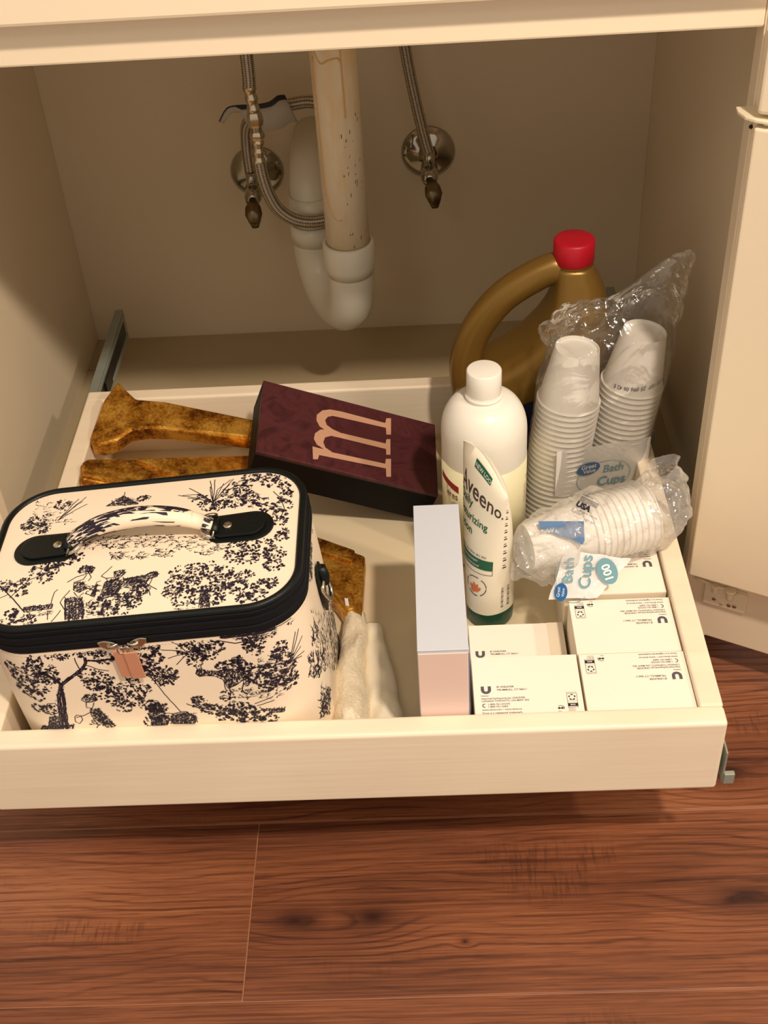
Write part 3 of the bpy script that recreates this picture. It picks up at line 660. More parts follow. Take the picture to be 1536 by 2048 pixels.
# surface mapping of the print
def surf_side(u, v, off=.00025):
    x, y, nx, ny = rr(u, bulge(v)); return (x+nx*off, y+ny*off, v)
def surf_top(x, y, off=.00025): return (x, y, dome(x, y)+off)
st_.build('stitching', surf_side, M_('cream_thread', rgb(226, 206, 176), .7), bag)
TOILE = json.loads(r'''[["t","h",[[-1141,725],[-752,665],[-692,346],[-1071,402]],34],["t","s",[[-824,414],[-713,585],[-627,706]],5],["t","s",[[-824,414],[-725,555],[-650,649]],5],["t","s",[[-824,414],[-747,576],[-691,689]],5],["t","s",[[-824,414],[-696,529],[-598,601]],5],["t","f",[[-824,636]],67],["t","f",[[-1015,442]],77],["t","f",[[-1090,389]],57],["t","h",[[-1154,431],[-873,389],[-843,242],[-1121,282]],22],["t","f",[[-938,335]],64],["t","s",[[-423,542],[-347,609],[-291,667],[-237,602],[-139,531]],8],["t","s",[[-284,666],[-286,720]],4],["t","h",[[-397,643],[-195,612],[-180,511],[-380,542]],16],["t","s",[[-184,538],[-145,571],[-162,614],[-108,612],[-91,646],[-38,615],[-59,575]],4],["t","f",[[-117,600]],36],["t","s",[[521,443],[353,536],[204,590]],5],["t","s",[[521,443],[399,583],[287,677]],5],["t","s",[[521,443],[445,532],[373,584]],5],["t","s",[[521,443],[495,629],[464,761]],5],["t","s",[[521,443],[516,635],[502,772]],5],["t","s",[[521,443],[564,594],[590,697]],5],["t","s",[[521,443],[608,624],[672,752]],5],["t","s",[[521,443],[594,586],[645,682]],5],["t","s",[[521,443],[401,507],[292,537]],5],["t","s",[[521,443],[604,548],[662,612]],5],["t","s",[[522,430],[495,555],[472,675]],9],["t","s",[[521,443],[374,574],[244,584]],8],["t","s",[[528,442],[543,614],[650,748]],8],["t","f",[[414,502]],67],["t","f",[[499,408]],72],["t","f",[[575,389]],62],["t","f",[[732,675]],51],["t","f",[[666,561]],77],["t","f",[[775,545]],67],["t","f",[[834,470]],67],["t","f",[[721,422]],77],["t","f",[[605,417]],51],["t","f",[[835,753]],77],["t","f",[[920,773]],72],["t","f",[[1010,725]],67],["t","f",[[1098,694]],67],["t","f",[[982,655]],62],["t","f",[[819,671]],46],["t","f",[[1125,589]],41],["t","h",[[584,641],[889,593],[908,329],[608,375]],30],["t","f",[[934,406]],62],["t","f",[[993,316]],57],["t","f",[[1129,327]],72],["t","f",[[1103,220]],62],["t","f",[[1133,440]],57],["t","f",[[1119,124]],51],["t","f",[[1162,501]],31],["t","s",[[1033,521],[1102,428],[1141,294],[1109,126]],8],["t","s",[[1003,331],[1119,306]],6],["t","h",[[-574,171],[-205,118],[-181,-38],[-545,14]],40],["t","h",[[-251,140],[221,71],[240,-83],[-226,-17]],40],["t","h",[[-304,-51],[36,-99],[50,-205],[-286,-158]],26],["t","h",[[74,-75],[242,-99],[254,-198],[87,-175]],16],["t","h",[[223,56],[644,-6],[660,-188],[245,-129]],40],["t","h",[[433,-156],[557,-173],[562,-218],[438,-201]],6],["t","h",[[-648,229],[-386,191],[-370,95],[-630,133]],16],["t","f",[[780,-161]],88],["t","f",[[878,-115]],88],["t","f",[[993,-161]],88],["t","f",[[1090,-264]],88],["t","f",[[768,-262]],77],["t","f",[[871,-291]],93],["t","f",[[994,-323]],88],["t","f",[[1098,-395]],67],["t","f",[[1140,-63]],51],["t","f",[[1157,-5]],36],["t","f",[[360,-407]],103],["t","f",[[469,-394]],93],["t","f",[[578,-380]],88],["t","f",[[684,-438]],88],["t","f",[[333,-517]],103],["t","f",[[436,-545]],98],["t","f",[[555,-547]],98],["t","f",[[664,-548]],98],["t","f",[[752,-532]],77],["t","f",[[303,-596]],77],["t","f",[[402,-678]],93],["t","f",[[509,-665]],93],["t","f",[[631,-709]],88],["t","f",[[714,-665]],77],["t","f",[[867,-497]],67],["t","f",[[826,-597]],62],["t","f",[[900,-662]],77],["t","f",[[1014,-623]],67],["t","f",[[1071,-589]],57],["t","f",[[981,-714]],67],["t","f",[[876,-736]],51],["t","p",[[527,-612],[579,-625],[624,-842],[527,-835]]],["t","s",[[95,-527],[120,-417]],5],["t","h",[[326,-777],[484,-797],[489,-838],[331,-818]],6],["t","s",[[-1160,-329],[-1048,-458],[-948,-583],[-878,-674]],12],["t","s",[[-1041,-487],[-918,-304],[-785,-250]],9],["t","s",[[-1125,-476],[-1062,-442]],7],["t","f",[[-1128,-333]],62],["t","f",[[-1068,-370]],51],["t","f",[[-954,-328]],57],["t","f",[[-963,-427]],51],["t","f",[[-858,-196]],72],["t","f",[[-785,-147]],67],["t","f",[[-717,-127]],67],["t","f",[[-786,-293]],62],["t","f",[[-741,-212]],51],["t","f",[[-645,-122]],57],["t","f",[[-547,-85]],41],["t","p",[[-900,-617],[-660,-615],[-657,-659],[-760,-662],[-884,-663]]],["t","h",[[-898,-628],[-657,-659],[-641,-738],[-881,-707]],12],["t","s",[[-678,-624],[-673,-480],[-651,-449]],8],["t","s",[[-836,-680],[-789,-807]],7],["t","s",[[-688,-672],[-670,-809]],7],["t","f",[[-910,-711]],67],["t","f",[[-836,-774]],62],["t","f",[[-1024,-777]],57],["t","f",[[-991,-660]],41],["t","s",[[-642,-799],[-598,-724],[-586,-685]],4],["t","f",[[-455,-252]],46],["t","s",[[-585,-378],[-523,-329],[-436,-298],[-456,-362],[-532,-391]],10],["t","s",[[-471,-220],[-409,-223],[-378,-245]],12],["t","s",[[-442,-268],[-393,-347],[-410,-388]],5],["t","p",[[-530,-400],[-449,-397],[-418,-480],[-464,-513],[-519,-478]]],["t","s",[[-546,-474],[-590,-561],[-602,-601],[-551,-690],[-527,-814]],9],["t","s",[[-439,-455],[-351,-495],[-335,-412],[-306,-402]],5],["t","s",[[-346,-501],[-355,-561],[-415,-528]],6],["t","s",[[-511,-501],[-463,-564],[-427,-518]],7],["t","s",[[-558,-593],[-523,-814]],9],["t","s",[[-531,-596],[-496,-818]],9],["t","s",[[-504,-600],[-468,-821]],9],["t","s",[[-478,-603],[-441,-825]],9],["t","s",[[-451,-607],[-414,-828]],9],["t","s",[[-424,-610],[-387,-832]],9],["t","s",[[-579,-548],[-510,-613],[-431,-609],[-428,-568]],7],["t","h",[[-434,-427],[-319,-443],[-305,-529],[-418,-514]],10],["t","p",[[-573,-577],[-500,-559],[-432,-582],[-392,-710],[-380,-833],[-526,-819]]],["t","p",[[-471,-220],[-425,-215],[-384,-244],[-401,-303],[-447,-296]]],["t","p",[[-123,-407],[-34,-396],[51,-385],[96,-357],[155,-373],[152,-410],[94,-431],[69,-484],[-20,-489],[-102,-478]]],["t","p",[[-423,542],[-290,660],[-138,524]]],["t","p",[[-351,-495],[-330,-427],[-328,-582],[-367,-560]]],["t","p",[[-273,-421],[-185,-398],[-118,-442],[-141,-551],[-213,-597],[-288,-628]]],["t","s",[[-312,-347],[-239,-241]],4],["t","s",[[-316,-346],[-270,-378],[-189,-375]],5],["t","p",[[-216,-308],[-140,-301],[-117,-342],[-148,-381],[-175,-411],[-203,-362]]],["t","s",[[-184,-404],[-232,-483],[-248,-564],[-313,-652]],10],["t","s",[[-127,-383],[-103,-472],[-145,-522]],7],["t","s",[[-125,-398],[1,-429],[74,-377],[143,-357]],6],["t","s",[[56,-386],[102,-358],[156,-379],[156,-411],[102,-432]],9],["t","s",[[-109,-499],[-15,-526],[71,-495],[81,-426]],6],["t","s",[[69,-481],[136,-532],[172,-559]],6],["t","s",[[51,-498],[113,-579],[124,-619]],6],["t","s",[[-147,-508],[-177,-574]],7],["t","h",[[-123,-407],[62,-432],[75,-524],[-109,-499]],22],["t","h",[[-267,-393],[-164,-407],[-132,-608],[-233,-594]],16],["t","f",[[-213,-597]],77],["t","f",[[-127,-636]],83],["t","f",[[-50,-618]],83],["t","f",[[20,-559]],67],["t","f",[[-275,-698]],72],["t","f",[[-190,-737]],62],["t","f",[[-74,-719]],72],["t","f",[[-4,-666]],62],["t","f",[[59,-550]],46],["t","h",[[-402,-599],[-249,-620],[-216,-814],[-367,-794]],18],["s","s",[[-878,719],[-832,905],[-790,1116],[-730,1245],[-640,1310]],30],["s","s",[[-730,1245],[-777,1325],[-829,1392],[-911,1388]],22],["s","s",[[-678,1282],[-550,1370],[-463,1461],[-458,1519]],22],["s","s",[[-465,1490],[-360,1470],[-215,1486]],16],["s","s",[[-488,1450],[-386,1379],[-311,1352]],9],["s","s",[[-543,1530],[-539,1412]],10],["s","s",[[-1158,1441],[-1033,1417],[-885,1340]],8],["s","s",[[-1181,1456],[-1114,1282],[-990,1217]],8],["s","f",[[-869,1458]],103],["s","f",[[-813,1406]],98],["s","f",[[-929,1401]],88],["s","f",[[-792,1342]],72],["s","f",[[-999,1260]],77],["s","f",[[-913,1252]],93],["s","f",[[-1070,1195]],62],["s","f",[[-976,1127]],62],["s","f",[[-1100,1439]],62],["s","f",[[-1090,1339]],57],["s","f",[[-696,1594]],67],["s","f",[[-631,1578]],57],["s","f",[[-862,1572]],46],["s","f",[[-474,1316]],88],["s","f",[[-410,1261]],98],["s","f",[[-346,1194]],93],["s","f",[[-287,1110]],93],["s","f",[[-240,1010]],98],["s","f",[[-360,1029]],88],["s","f",[[-300,941]],83],["s","f",[[-145,1060]],67],["s","f",[[-80,1111]],46],["s","f",[[-415,1126]],77],["s","f",[[-150,1199]],51],["s","f",[[-473,1211]],67],["s","f",[[-1016,980]],46],["s","h",[[-920,1680],[-285,1596],[-304,1527],[-943,1606]],44],["s","f",[[-471,1571]],41],["s","f",[[-310,1500]],67],["s","f",[[-345,1561]],41],["s","h",[[-150,1650],[155,1610],[134,1526],[-173,1567]],18],["s","f",[[53,1523]],77],["s","f",[[85,1446]],62],["s","f",[[13,1442]],51],["s","f",[[110,1589]],46],["s","f",[[40,1308]],72],["s","f",[[88,1256]],88],["s","f",[[153,1276]],77],["s","f",[[93,1195]],67],["s","f",[[156,1201]],57],["s","f",[[9,1340]],46],["s","s",[[-65,1409],[11,1354],[76,1286]],9],["s","s",[[-206,1294],[-166,1133],[-109,962]],5],["s","s",[[0,1269],[66,1033],[150,789]],5],["s","p",[[-101,908],[-12,935],[10,852],[-52,768],[-116,806]]],["s","p",[[49,753],[200,780],[259,710],[230,632],[45,653]]],["s","s",[[-740,1200],[-771,1021],[-843,714]],26],["s","p",[[-178,1625],[-136,1634],[0,1624],[-20,1590]]],["s","f",[[-910,960]],57],["s","s",[[-932,991],[-908,1038],[-844,1036],[-830,980],[-852,921],[-910,896],[-941,929],[-932,991]],6],["s","p",[[-940,864],[-871,879],[-889,719],[-1002,711]]],["s","s",[[-838,889],[-810,839],[-809,740]],5],["s","p",[[-623,1047],[-577,1103],[-500,1082],[-489,1029],[-530,1012],[-591,1011]]],["s","s",[[-590,1020],[-605,951],[-561,938],[-528,1003]],6],["s","p",[[-588,919],[-513,925],[-478,824],[-430,690],[-500,669],[-556,770],[-595,840]]],["s","s",[[-570,900],[-658,854],[-725,841]],6],["s","s",[[-735,844],[-711,871],[-679,859],[-678,803],[-718,760],[-744,790],[-735,844]],5],["s","s",[[-588,808],[-569,724],[-603,675]],10],["s","h",[[-581,901],[-441,881],[-490,700],[-634,717]],18],["s","p",[[-1040,740],[-772,750],[-790,691],[-1093,670]]],["s","f",[[-100,915]],62],["s","f",[[-60,861]],62],["s","f",[[-7,873]],51],["s","f",[[-55,800]],62],["s","f",[[-110,710]],67],["s","f",[[-13,715]],67],["s","s",[[-116,934],[-64,974],[-9,950],[8,886],[-39,829]],6],["s","s",[[-20,810],[77,781],[174,800],[251,728],[254,646]],7],["s","h",[[60,800],[261,771],[230,632],[27,661]],24],["s","p",[[-121,746],[-9,779],[40,721],[1,649],[-123,650]]],["s","f",[[391,1608]],67],["s","f",[[458,1556]],93],["s","f",[[540,1570]],77],["s","f",[[587,1510]],67],["s","f",[[366,1496]],83],["s","f",[[433,1443]],88],["s","f",[[513,1447]],72],["s","f",[[398,1377]],62],["s","s",[[359,1462],[260,1510],[164,1529]],5],["s","s",[[359,1462],[311,1565],[260,1630]],5],["s","s",[[359,1462],[275,1456],[190,1431]],5],["s","s",[[359,1462],[302,1413],[242,1352]],5],["s","s",[[359,1462],[309,1500],[250,1510]],5],["s","h",[[272,1688],[676,1654],[660,1580],[260,1635]],36],["s","s",[[650,1629],[788,1624],[947,1637],[1087,1607]],24],["s","s",[[620,1576],[748,1526],[818,1536]],12],["s","h",[[645,1690],[1089,1642],[1061,1505],[626,1604]],46],["s","s",[[919,1689],[1046,1690],[1170,1689],[1240,1660]],9],["s","s",[[1154,1690],[1197,1610]],7],["s","h",[[1035,1690],[1262,1667],[1235,1550],[999,1689]],20],["s","f",[[874,1570]],62],["s","f",[[912,1520]],67],["s","f",[[890,1440]],62],["s","f",[[850,1490]],46],["s","p",[[385,1275],[421,1290],[459,1245],[550,1240],[671,1248],[757,1226],[781,1149],[771,1044],[739,1032],[733,1110],[671,1059],[594,1023],[576,1131],[517,1184],[440,1200],[388,1195],[366,1234]]],["s","s",[[603,1066],[605,975],[581,918]],12],["s","s",[[729,1080],[700,992],[721,944]],12],["s","s",[[397,1283],[387,1325]],6],["s","s",[[430,1290],[425,1337]],6],["s","s",[[576,1131],[570,1010]],8],["s","h",[[534,1030],[1000,950],[980,850],[512,926]],30],["s","f",[[671,1297]],67],["s","f",[[598,1286]],46],["s","f",[[740,1289]],57],["s","f",[[730,1340]],41],["s","f",[[790,1250]],51],["s","f",[[569,941]],62],["s","f",[[1094,1400]],51],["s","f",[[1071,1340]],62],["s","f",[[1027,1323]],51],["s","f",[[1100,1250]],57],["s","f",[[1113,1155]],57],["s","f",[[861,1198]],72],["s","f",[[941,1195]],72],["s","f",[[1010,1123]],77],["s","f",[[884,1104]],77],["s","f",[[957,1056]],83],["s","f",[[1036,1036]],72],["s","f",[[1089,974]],62],["s","f",[[810,1130]],57],["s","f",[[909,1010]],62],["s","f",[[1122,1028]],46],["s","s",[[1120,1180],[1212,1341],[1280,1449]],5],["s","s",[[1120,1180],[1220,1290],[1298,1352]],5],["s","s",[[1120,1180],[1190,1340],[1239,1450]],5],["s","s",[[1120,1180],[1201,1241],[1259,1271]],5],["s","s",[[1120,1180],[1192,1185],[1241,1170]],5],["s","s",[[1120,1180],[1210,1200],[1278,1197]],5],["s","h",[[890,1340],[1180,1191],[1143,1012],[850,1140]],34],["s","s",[[783,1207],[913,1263],[1032,1246]],8],["s","s",[[216,890],[296,831],[410,784],[529,752],[662,703],[812,730],[996,703]],10],["s","f",[[336,874]],62],["s","f",[[372,805]],62],["s","f",[[316,921]],46],["s","f",[[450,780]],72],["s","f",[[530,770]],72],["s","f",[[601,807]],67],["s","f",[[665,766]],88],["s","f",[[729,711]],93],["s","f",[[674,654]],83],["s","f",[[805,685]],72],["s","f",[[854,614]],67],["s","f",[[597,681]],67],["s","f",[[474,696]],46],["s","p",[[869,740],[997,707],[985,667],[870,690]]],["s","s",[[768,815],[933,880]],9],["s","s",[[783,787],[932,834]],8],["s","v",[[2395,1690],[2402,1688],[2030,1687],[2015,1690]],40],["s","v",[[2015,1690],[2179,1551],[1834,1476],[1605,1690]],40],["s","v",[[2483,1688],[2483,1688],[2409,1601],[2305,1690]],16],["s","v",[[1605,1690],[1618,1686],[1467,1613],[1382,1689]],14],["s","v",[[1496,1414],[2421,469],[2070,412],[1376,1159]],60],["s","v",[[1367,1198],[2476,14],[2110,4],[1287,919]],70],["s","v",[[2445,765],[2485,690],[2485,190],[2013,697]],50],["s","v",[[2115,1205],[2485,840],[2473,607],[1915,1165]],16],["s","v",[[1360,658],[1532,459],[1407,247],[1283,384]],34],["s","v",[[1310,1136],[1487,952],[1390,750],[1250,891]],18],["s","v",[[2308,452],[2485,250],[2358,2],[1992,398]],24],["s","v",[[1395,1690],[1415,1690],[1326,1610],[1275,1655]],8],["s","f",[[1849,1686]],46],["s","f",[[2085,1690]],46],["s","f",[[2305,1690]],41],["s","f",[[1479,1200]],57],["s","f",[[2026,554]],67],["s","f",[[2476,344]],62],["s","f",[[1531,870]],62],["s","f",[[2058,262]],57],["s","f",[[1380,442]],57],["s","f",[[1336,377]],51],["s","f",[[1350,885]],46],["s","f",[[2485,560]],46]]''')
pr = {'t': Print(), 's': Print()}
def leaf(P, x, y, ang, L, wd):
    c, s_ = math.cos(ang), math.sin(ang); pts = [(0, 0), (.35, .5), (.55, .36), (.75, .42), (1, 0), (.75, -.42), (.55, -.36), (.35, -.5)]
    P.poly([(x+(a*L)*c-(b*wd)*s_, y+(a*L)*s_+(b*wd)*c) for a, b in pts])
random.seed(11)
def dens(pts, step=.003):
    out = [pts[0]]
    for a, b in zip(pts, pts[1:]):
        n = max(1, int(math.hypot(b[0]-a[0], b[1]-a[1])/step))
        for k in range(1, n+1): out.append((a[0]+(b[0]-a[0])*k/n, a[1]+(b[1]-a[1])*k/n))
    return out
def arcs(P, x, y, r, a0, a1, w_):
    P.line([(x+r*math.cos(a0+(a1-a0)*i/5), y+r*math.sin(a0+(a1-a0)*i/5)) for i in range(6)], w_)
for it in TOILE:
    P = pr[it[0]]; k = it[1]; pts = [(a*1e-4, b*1e-4) for a, b in it[2]]
    if it[0] == 's': pts = [(a, min(max(b, .004), .1605)) for a, b in pts]
    if k == 's':
        w_ = max(it[3]*1e-4*.8, .0007); d = dens(pts)
        d = [(x+random.gauss(0, .00012), y+random.gauss(0, .00012)) for x, y in d]
        if w_ > .0012:   # bark: outline plus inner strokes
            for off in (-.5, .5, .12, -.2):
                rv = ribbon(d, w_)[0]; q = [(rv[2*i_][0]*(.5+off)+rv[2*i_+1][0]*(.5-off)+random.gauss(0, .00022), rv[2*i_][1]*(.5+off)+rv[2*i_+1][1]*(.5-off)+random.gauss(0, .00022)) for i_ in range(len(d))]; P.add(*ribbon(q, .0007 if abs(off) < .4 else .0010))
            for x, y in d:
                for _ in range(5):
                    a = random.uniform(0, PI); l = random.uniform(.0006, .0016)*min(1.4, w_/.0015); xx = x+random.gauss(0, w_*.28); yy = y+random.gauss(0, w_*.28)
                    P.line([(xx, yy), (xx+l*math.cos(a), yy+l*math.sin(a))], .0005)
        else: P.add(*ribbon(d, w_))
    elif k == 'p':
        c = (sum(p[0] for p in pts)/len(pts), sum(p[1] for p in pts)/len(pts))
        q = [(c[0]+(x-c[0])*.98, c[1]+(y-c[1])*.98) for x, y in dens(pts+[pts[0]], .002)]
        P.line(q, .0006)
        x0, x1 = min(p[0] for p in pts), max(p[0] for p in pts); y0, y1 = min(p[1] for p in pts), max(p[1] for p in pts)
        for _ in range(int((x1-x0)*(y1-y0)/6.5e-7)):
            x, y = random.uniform(x0, x1), random.uniform(y0, y1); ins = False; n = len(pts)
            for i in range(n):
                (xa, ya), (xb, yb) = pts[i], pts[(i+1) % n]
                if (ya > y) != (yb > y) and x < (xb-xa)*(y-ya)/(yb-ya)+xa: ins = not ins
            if ins:
                a = random.gauss(1.0, .35); l = random.uniform(.0008, .0024); P.line([(x, y), (x+l*math.cos(a), y+l*math.sin(a))], random.uniform(.0003, .0008))
    elif k == 'f':
        x, y = pts[0]; r = it[3]*1e-4
        n = int(10+r/.00040)
        for i in range(n):
            a = random.uniform(0, 2*PI); d = r*math.sqrt(random.uniform(.05, 1)); lx, ly = x+d*math.cos(a), y+d*math.sin(a)*.85
            if it[0] == 's' and not .006 < ly < .158: continue
            L = random.uniform(.0020, .0034); ang = a+random.gauss(0, .7)
            if random.random() < .62: leaf(P, lx, ly, ang, L, L*random.uniform(.55, .95))
            else:
                arcs(P, lx, ly, L*.5, ang-1.6, ang+1.6, .0005); arcs(P, lx, ly, L*.22, ang-1.2, ang+1.2, .00045)
        for i in range(int(n*.4)):
            a = random.uniform(0, 2*PI); L = random.uniform(.0012, .0024); lx, ly = x+r*math.cos(a)*.98, y+r*math.sin(a)*.85
            if it[0] == 's' and not .006 < ly < .158: continue
            leaf(P, lx, ly, a+random.gauss(0, .4), L, L*.6)
    elif k in 'hv':
        (x0, y0), (x1, y1), (x2, y2), (x3, y3) = pts
        for _ in range(int(it[3]*(2.2 if k == 'h' else 3.4))):
            a, b = random.random(), random.random()
            x = (x0*(1-a)+x1*a)*(1-b)+(x3*(1-a)+x2*a)*b; y = (y0*(1-a)+y1*a)*(1-b)+(y3*(1-a)+y2*a)*b
            if it[0] == 's' and not .004 < y < .158: continue
            ang = random.gauss(.12, .3) if k == 'h' else random.gauss(1.45, .35); L = random.uniform(.0015, .0055)*(1.0 if k == 'h' else 1.25)
            q = [(x+L*t*math.cos(ang), y+L*t*math.sin(ang)+.0006*math.sin(t*7+a*6)) for t in (0, .25, .5, .75, 1)]
            if it[0] == 's': q = [(p_[0], min(p_[1], .1605)) for p_ in q]
            P.add(*ribbon(q, random.uniform(.0003, .0009)*(1.0 if k == 'h' else 1.6), True))
            if random.random() < .3: leaf(P, x, y, random.uniform(0, 6), .002, .0012)
def inside_top(x, y):
    A, B, R_ = BW/2-RC, BD/2-RC, RC-.0065
    dx, dy = max(abs(x)-A, 0), max(abs(y)-B, 0); return math.hypot(dx, dy) < R_
P = pr['t']; P.F = [f for f in P.F if all(inside_top(*P.V[i]) for i in f)]
o = P.build('toile_print', surf_top, ink, bag, 'dark aubergine toile print on the lid')
o = pr['s'].build('toile_print', surf_side, ink, bag, 'dark aubergine toile print around the body')
# handle
zt = .1885
def handle():
    path = smooth_path([(a+.012, b, c) for a, b, c in [(-.0740, .0060, zt+.0050), (-.0640, .0068, zt+.011), (-.0427, .0082, zt+.019), (-.0119, .0070, zt+.024), (.0160, .0058, zt+.0215), (.0330, .0056, zt+.0150), (.0440, .0055, zt+.0085)]], 6)
    n = len(path); rad = [.0064+.0028*math.sin(PI*min(1, i/(n-1)*1.1)) for i in range(n)]
    V, F, UV = tube(path, rad, 20, True, .85)
    h_ = meshobj('handle', V, F, toile_bg, bag, True, 'padded print handle')
    P = Print(); random.seed(5)
    # print collected in (arc position, angle)
    def add_str(n, u0, u1, a0, a1):
        for _ in range(n):
            u = random.uniform(u0, u1); a = random.uniform(a0, a1); L = random.uniform(.02, .07)
            P.add(*ribbon([(u, a), (u+L*.5, a+random.gauss(0, .12)), (min(u+L, .99), a+random.gauss(0, .2))], random.uniform(.04, .16), True))
    add_str(150, .02, .30, 0, 6.28); add_str(110, .25, .62, 1.0, 5.6); add_str(40, .30, .72, 0, 6.28); add_str(60, .86, .97, 0, 6.28); add_str(70, .6, .72, 2.6, 4.6)
    for u0, u1, a0, a1 in ((.32, .52, 2.2, 3.3), (.36, .60, 3.3, 3.9)):
        P.poly([(u0, a0), ((u0+u1)/2, a0-.1), (u1, a1-.5), (u1, a1), ((u0+u1)/2, a1), (u0, a1)])
    def f(u, a):
        i = min(max(u, 0), .999)*(n-1); j = int(i); fr = i-j; k = (a % (2*PI))/(2*PI)*20; kk = int(k) % 20; fk = k-int(k)
        A_ = V[j*20+kk].lerp(V[j*20+(kk+1) % 20], fk); B_ = V[(j+1)*20+kk].lerp(V[(j+1)*20+(kk+1) % 20], fk)
        c = path[j].lerp(path[j+1], fr); p_ = A_.lerp(B_, fr); return c+(p_-c)*1.035
    P.build('handle_print', f, ink, h_)
    for u in (.755, .80): P2 = Print()
    ringp = path[int(n*.78)]; ring_t = (path[int(n*.78)+1]-path[int(n*.78)-1]).normalized()
    tubeobj('handle_sleeve', [path[int(n*.76)], path[int(n*.80)], path[int(n*.88)]], [.0072, .0074, .0070], toile_bg, h_, 20, flat=.9)
    return h_
handle()
def tabpoly(cx, cy, L, wd, flip, ang):
    pts = []
    for i in range(17):
        a = -PI/2+PI*i/16; pts.append((L/2-wd/2+wd/2*math.cos(a), wd/2*math.sin(a)))
    pts += [(-L/2+.006, wd/2*.95), (-L/2, wd/2*.7), (-L/2, -wd/2*.7), (-L/2+.006, -wd/2*.95)]
    c, s_ = math.cos(ang), math.sin(ang); return [(cx+(x*flip)*c-y*s_, cy+(x*flip)*s_+y*c) for x, y in pts]
for cx, cy, flip, ang in ((-.0855, .0055, -1, .03), (.0800, .0090, 1, .03)):
    tb = bmobj('handle_tab', prism_bm(tabpoly(cx, cy, .053, .036, flip, ang), zt-.0012, zt+.0012, .0006, 2), blackleather, bag, label='black leather tab holding the handle ring')
    bmobj('tab_layer', prism_bm(tabpoly(cx-flip*.002, cy+.0005, .044, .027, flip, ang), zt+.0012, zt+.0036, .0008, 2), blackleather, tb)
    tubeobj('tab_loop', [(cx-flip*.022, cy-.008, zt+.0045), (cx-flip*.022, cy+.009, zt+.0045)], .0038, blackleather, tb, 14)
    latheobj('rivet', [(.0038, 0), (.0042, .0006), (.0036, .0014), (.0015, .0017)], nickel, tb, 24, M=Matrix.Translation((cx-flip*.0115, cy, zt+.0034)))
    rp = []
    for i in range(13):
        a = PI*i/12; rp.append((cx-flip*(.022+.012*math.sin(a)), cy+.0145*math.cos(a), zt+.004+.004*math.sin(a)))
    rp.append(rp[0]); tubeobj('handle_ring', rp, .0016, nickel, bag, 12)
# side ring with leather tab
us = .202
tri = Print(); 
V = []; F = []
prof = [(.0075, .142), (.0105, .136), (.0110, .120), (.0095, .108), (.0035, .094), (.0003, .0915)]
for wd, v in prof:
    for s_ in (-1, 1): V.append(Vector(surf_side(us+s_*wd, v, .0016)))
for i in range(len(prof)-1): F.append((2*i, 2*i+1, 2*i+3, 2*i+2))
o = meshobj('side_tab', V, F, blackleather, bag, label='black pointed leather tab on the right side'); o.modifiers.new('s', 'SOLIDIFY').thickness = .002
bx = BW/2+.003; cy = surf_side(us, .12)[1]
tubeobj('tab_loop', [(bx+.0022, cy, .142), (bx+.0035, cy, .133), (bx+.0030, cy, .124)], [.0052, .0058, .0052], blackleather, bag, 16, flat=.8)
rp = [(bx+.003+.0045*math.sin(PI*i/14), cy+.0115*math.cos(PI*i/14)*1.0, .1255-.019*math.sin(PI*i/14)) for i in range(15)]; rp += [(bx+.0032, cy-.0115, .1285), (bx+.0032, cy+.0115, .1285), rp[0]]
tubeobj('side_ring', rp, .0017, nickel, bag, 12)
# zip pulls
for u0, s_ in ((-.0140, -1), (-.0075, 1)):
    x, y = surf_side(u0, .17)[:2]; x += -.0; yy = -BD/2-.0030
    z0 = .1668
    V = []; F = []
    wing = [(0, 0), (.006*s_, .0035), (.0115*s_, .0050), (.0165*s_, .0038), (.0150*s_, -.0010), (.0105*s_, -.0048), (.0050*s_, -.0052)]
    bmw = prism_bm([(a, b) for a, b in wing], -.0008, .0012, .0006, 2, Matrix.Translation((u0, yy, z0)) @ Matrix.Rotation(PI/2, 4, 'X'))
    zs = bmobj('zip_slider', bmw, nickel, bag)
    tubeobj('slider_bridge', smooth_path([(u0+.001*s_, yy-.001, z0+.001), (u0+.005*s_, yy-.0035, z0+.001), (u0+.009*s_, yy-.001, z0)], 4), .0013, nickel, zs, 10)
    rgp = [(u0+.0028*math.cos(a)-.001*s_, yy-.003, z0-.0045+.0035*math.sin(a)) for a in [2*PI*i/14 for i in range(15)]]
    tubeobj('pull_ring', rgp, .0008, nickel, zs, 8)
for u0, dz, dy in ((-.0150, 0, 0), (-.0065, -.0015, -.0013)):
    bm = box_bm((u0-.0055, -BD/2-.0062+dy, .1315+dz), (u0+.0055, -BD/2-.0048+dy, .1615+dz), .0006, 2)
    bmobj('pull_tag', bm, rose, bag, label='rose gold zip pull tag')

# ================================================================== CREAM CLOTH beside the bag
def cloth(name, label, fx, x0, x1, y0, y1, m, nx=40, ny=60, fuzz=0, parent=None):
    V = []; F = []
    for j in range(ny+1):
        for i in range(nx+1):
            s_, t = i/nx, j/ny; V.append(Vector(fx(s_, t)))
    for j in range(ny):
        for i in range(nx):
            a = j*(nx+1)+i; F.append((a, a+1, a+nx+2, a+nx+1))
    for v in V:
        k = noise.noise(Vector((v.x*60, v.y*38, 2.0))); v.x += .0025*k; v.z += .0035*noise.noise(Vector((v.x*90, v.y*45, 7.0)))*min(1, (v.z-.0135)/.01) if v.z > .0136 else 0
    if fuzz:
        for v in V: v += Vector((0, 0, fuzz*noise.noise(v*260)))+Vector((fuzz*.7*noise.noise(v*300+Vector((5, 1, 2))), 0, 0))
    o = meshobj(name, V, F, m, parent, True, label)
    so = o.modifiers.new('s', 'SOLIDIFY'); so.thickness = .0018; so.offset = 1; return o
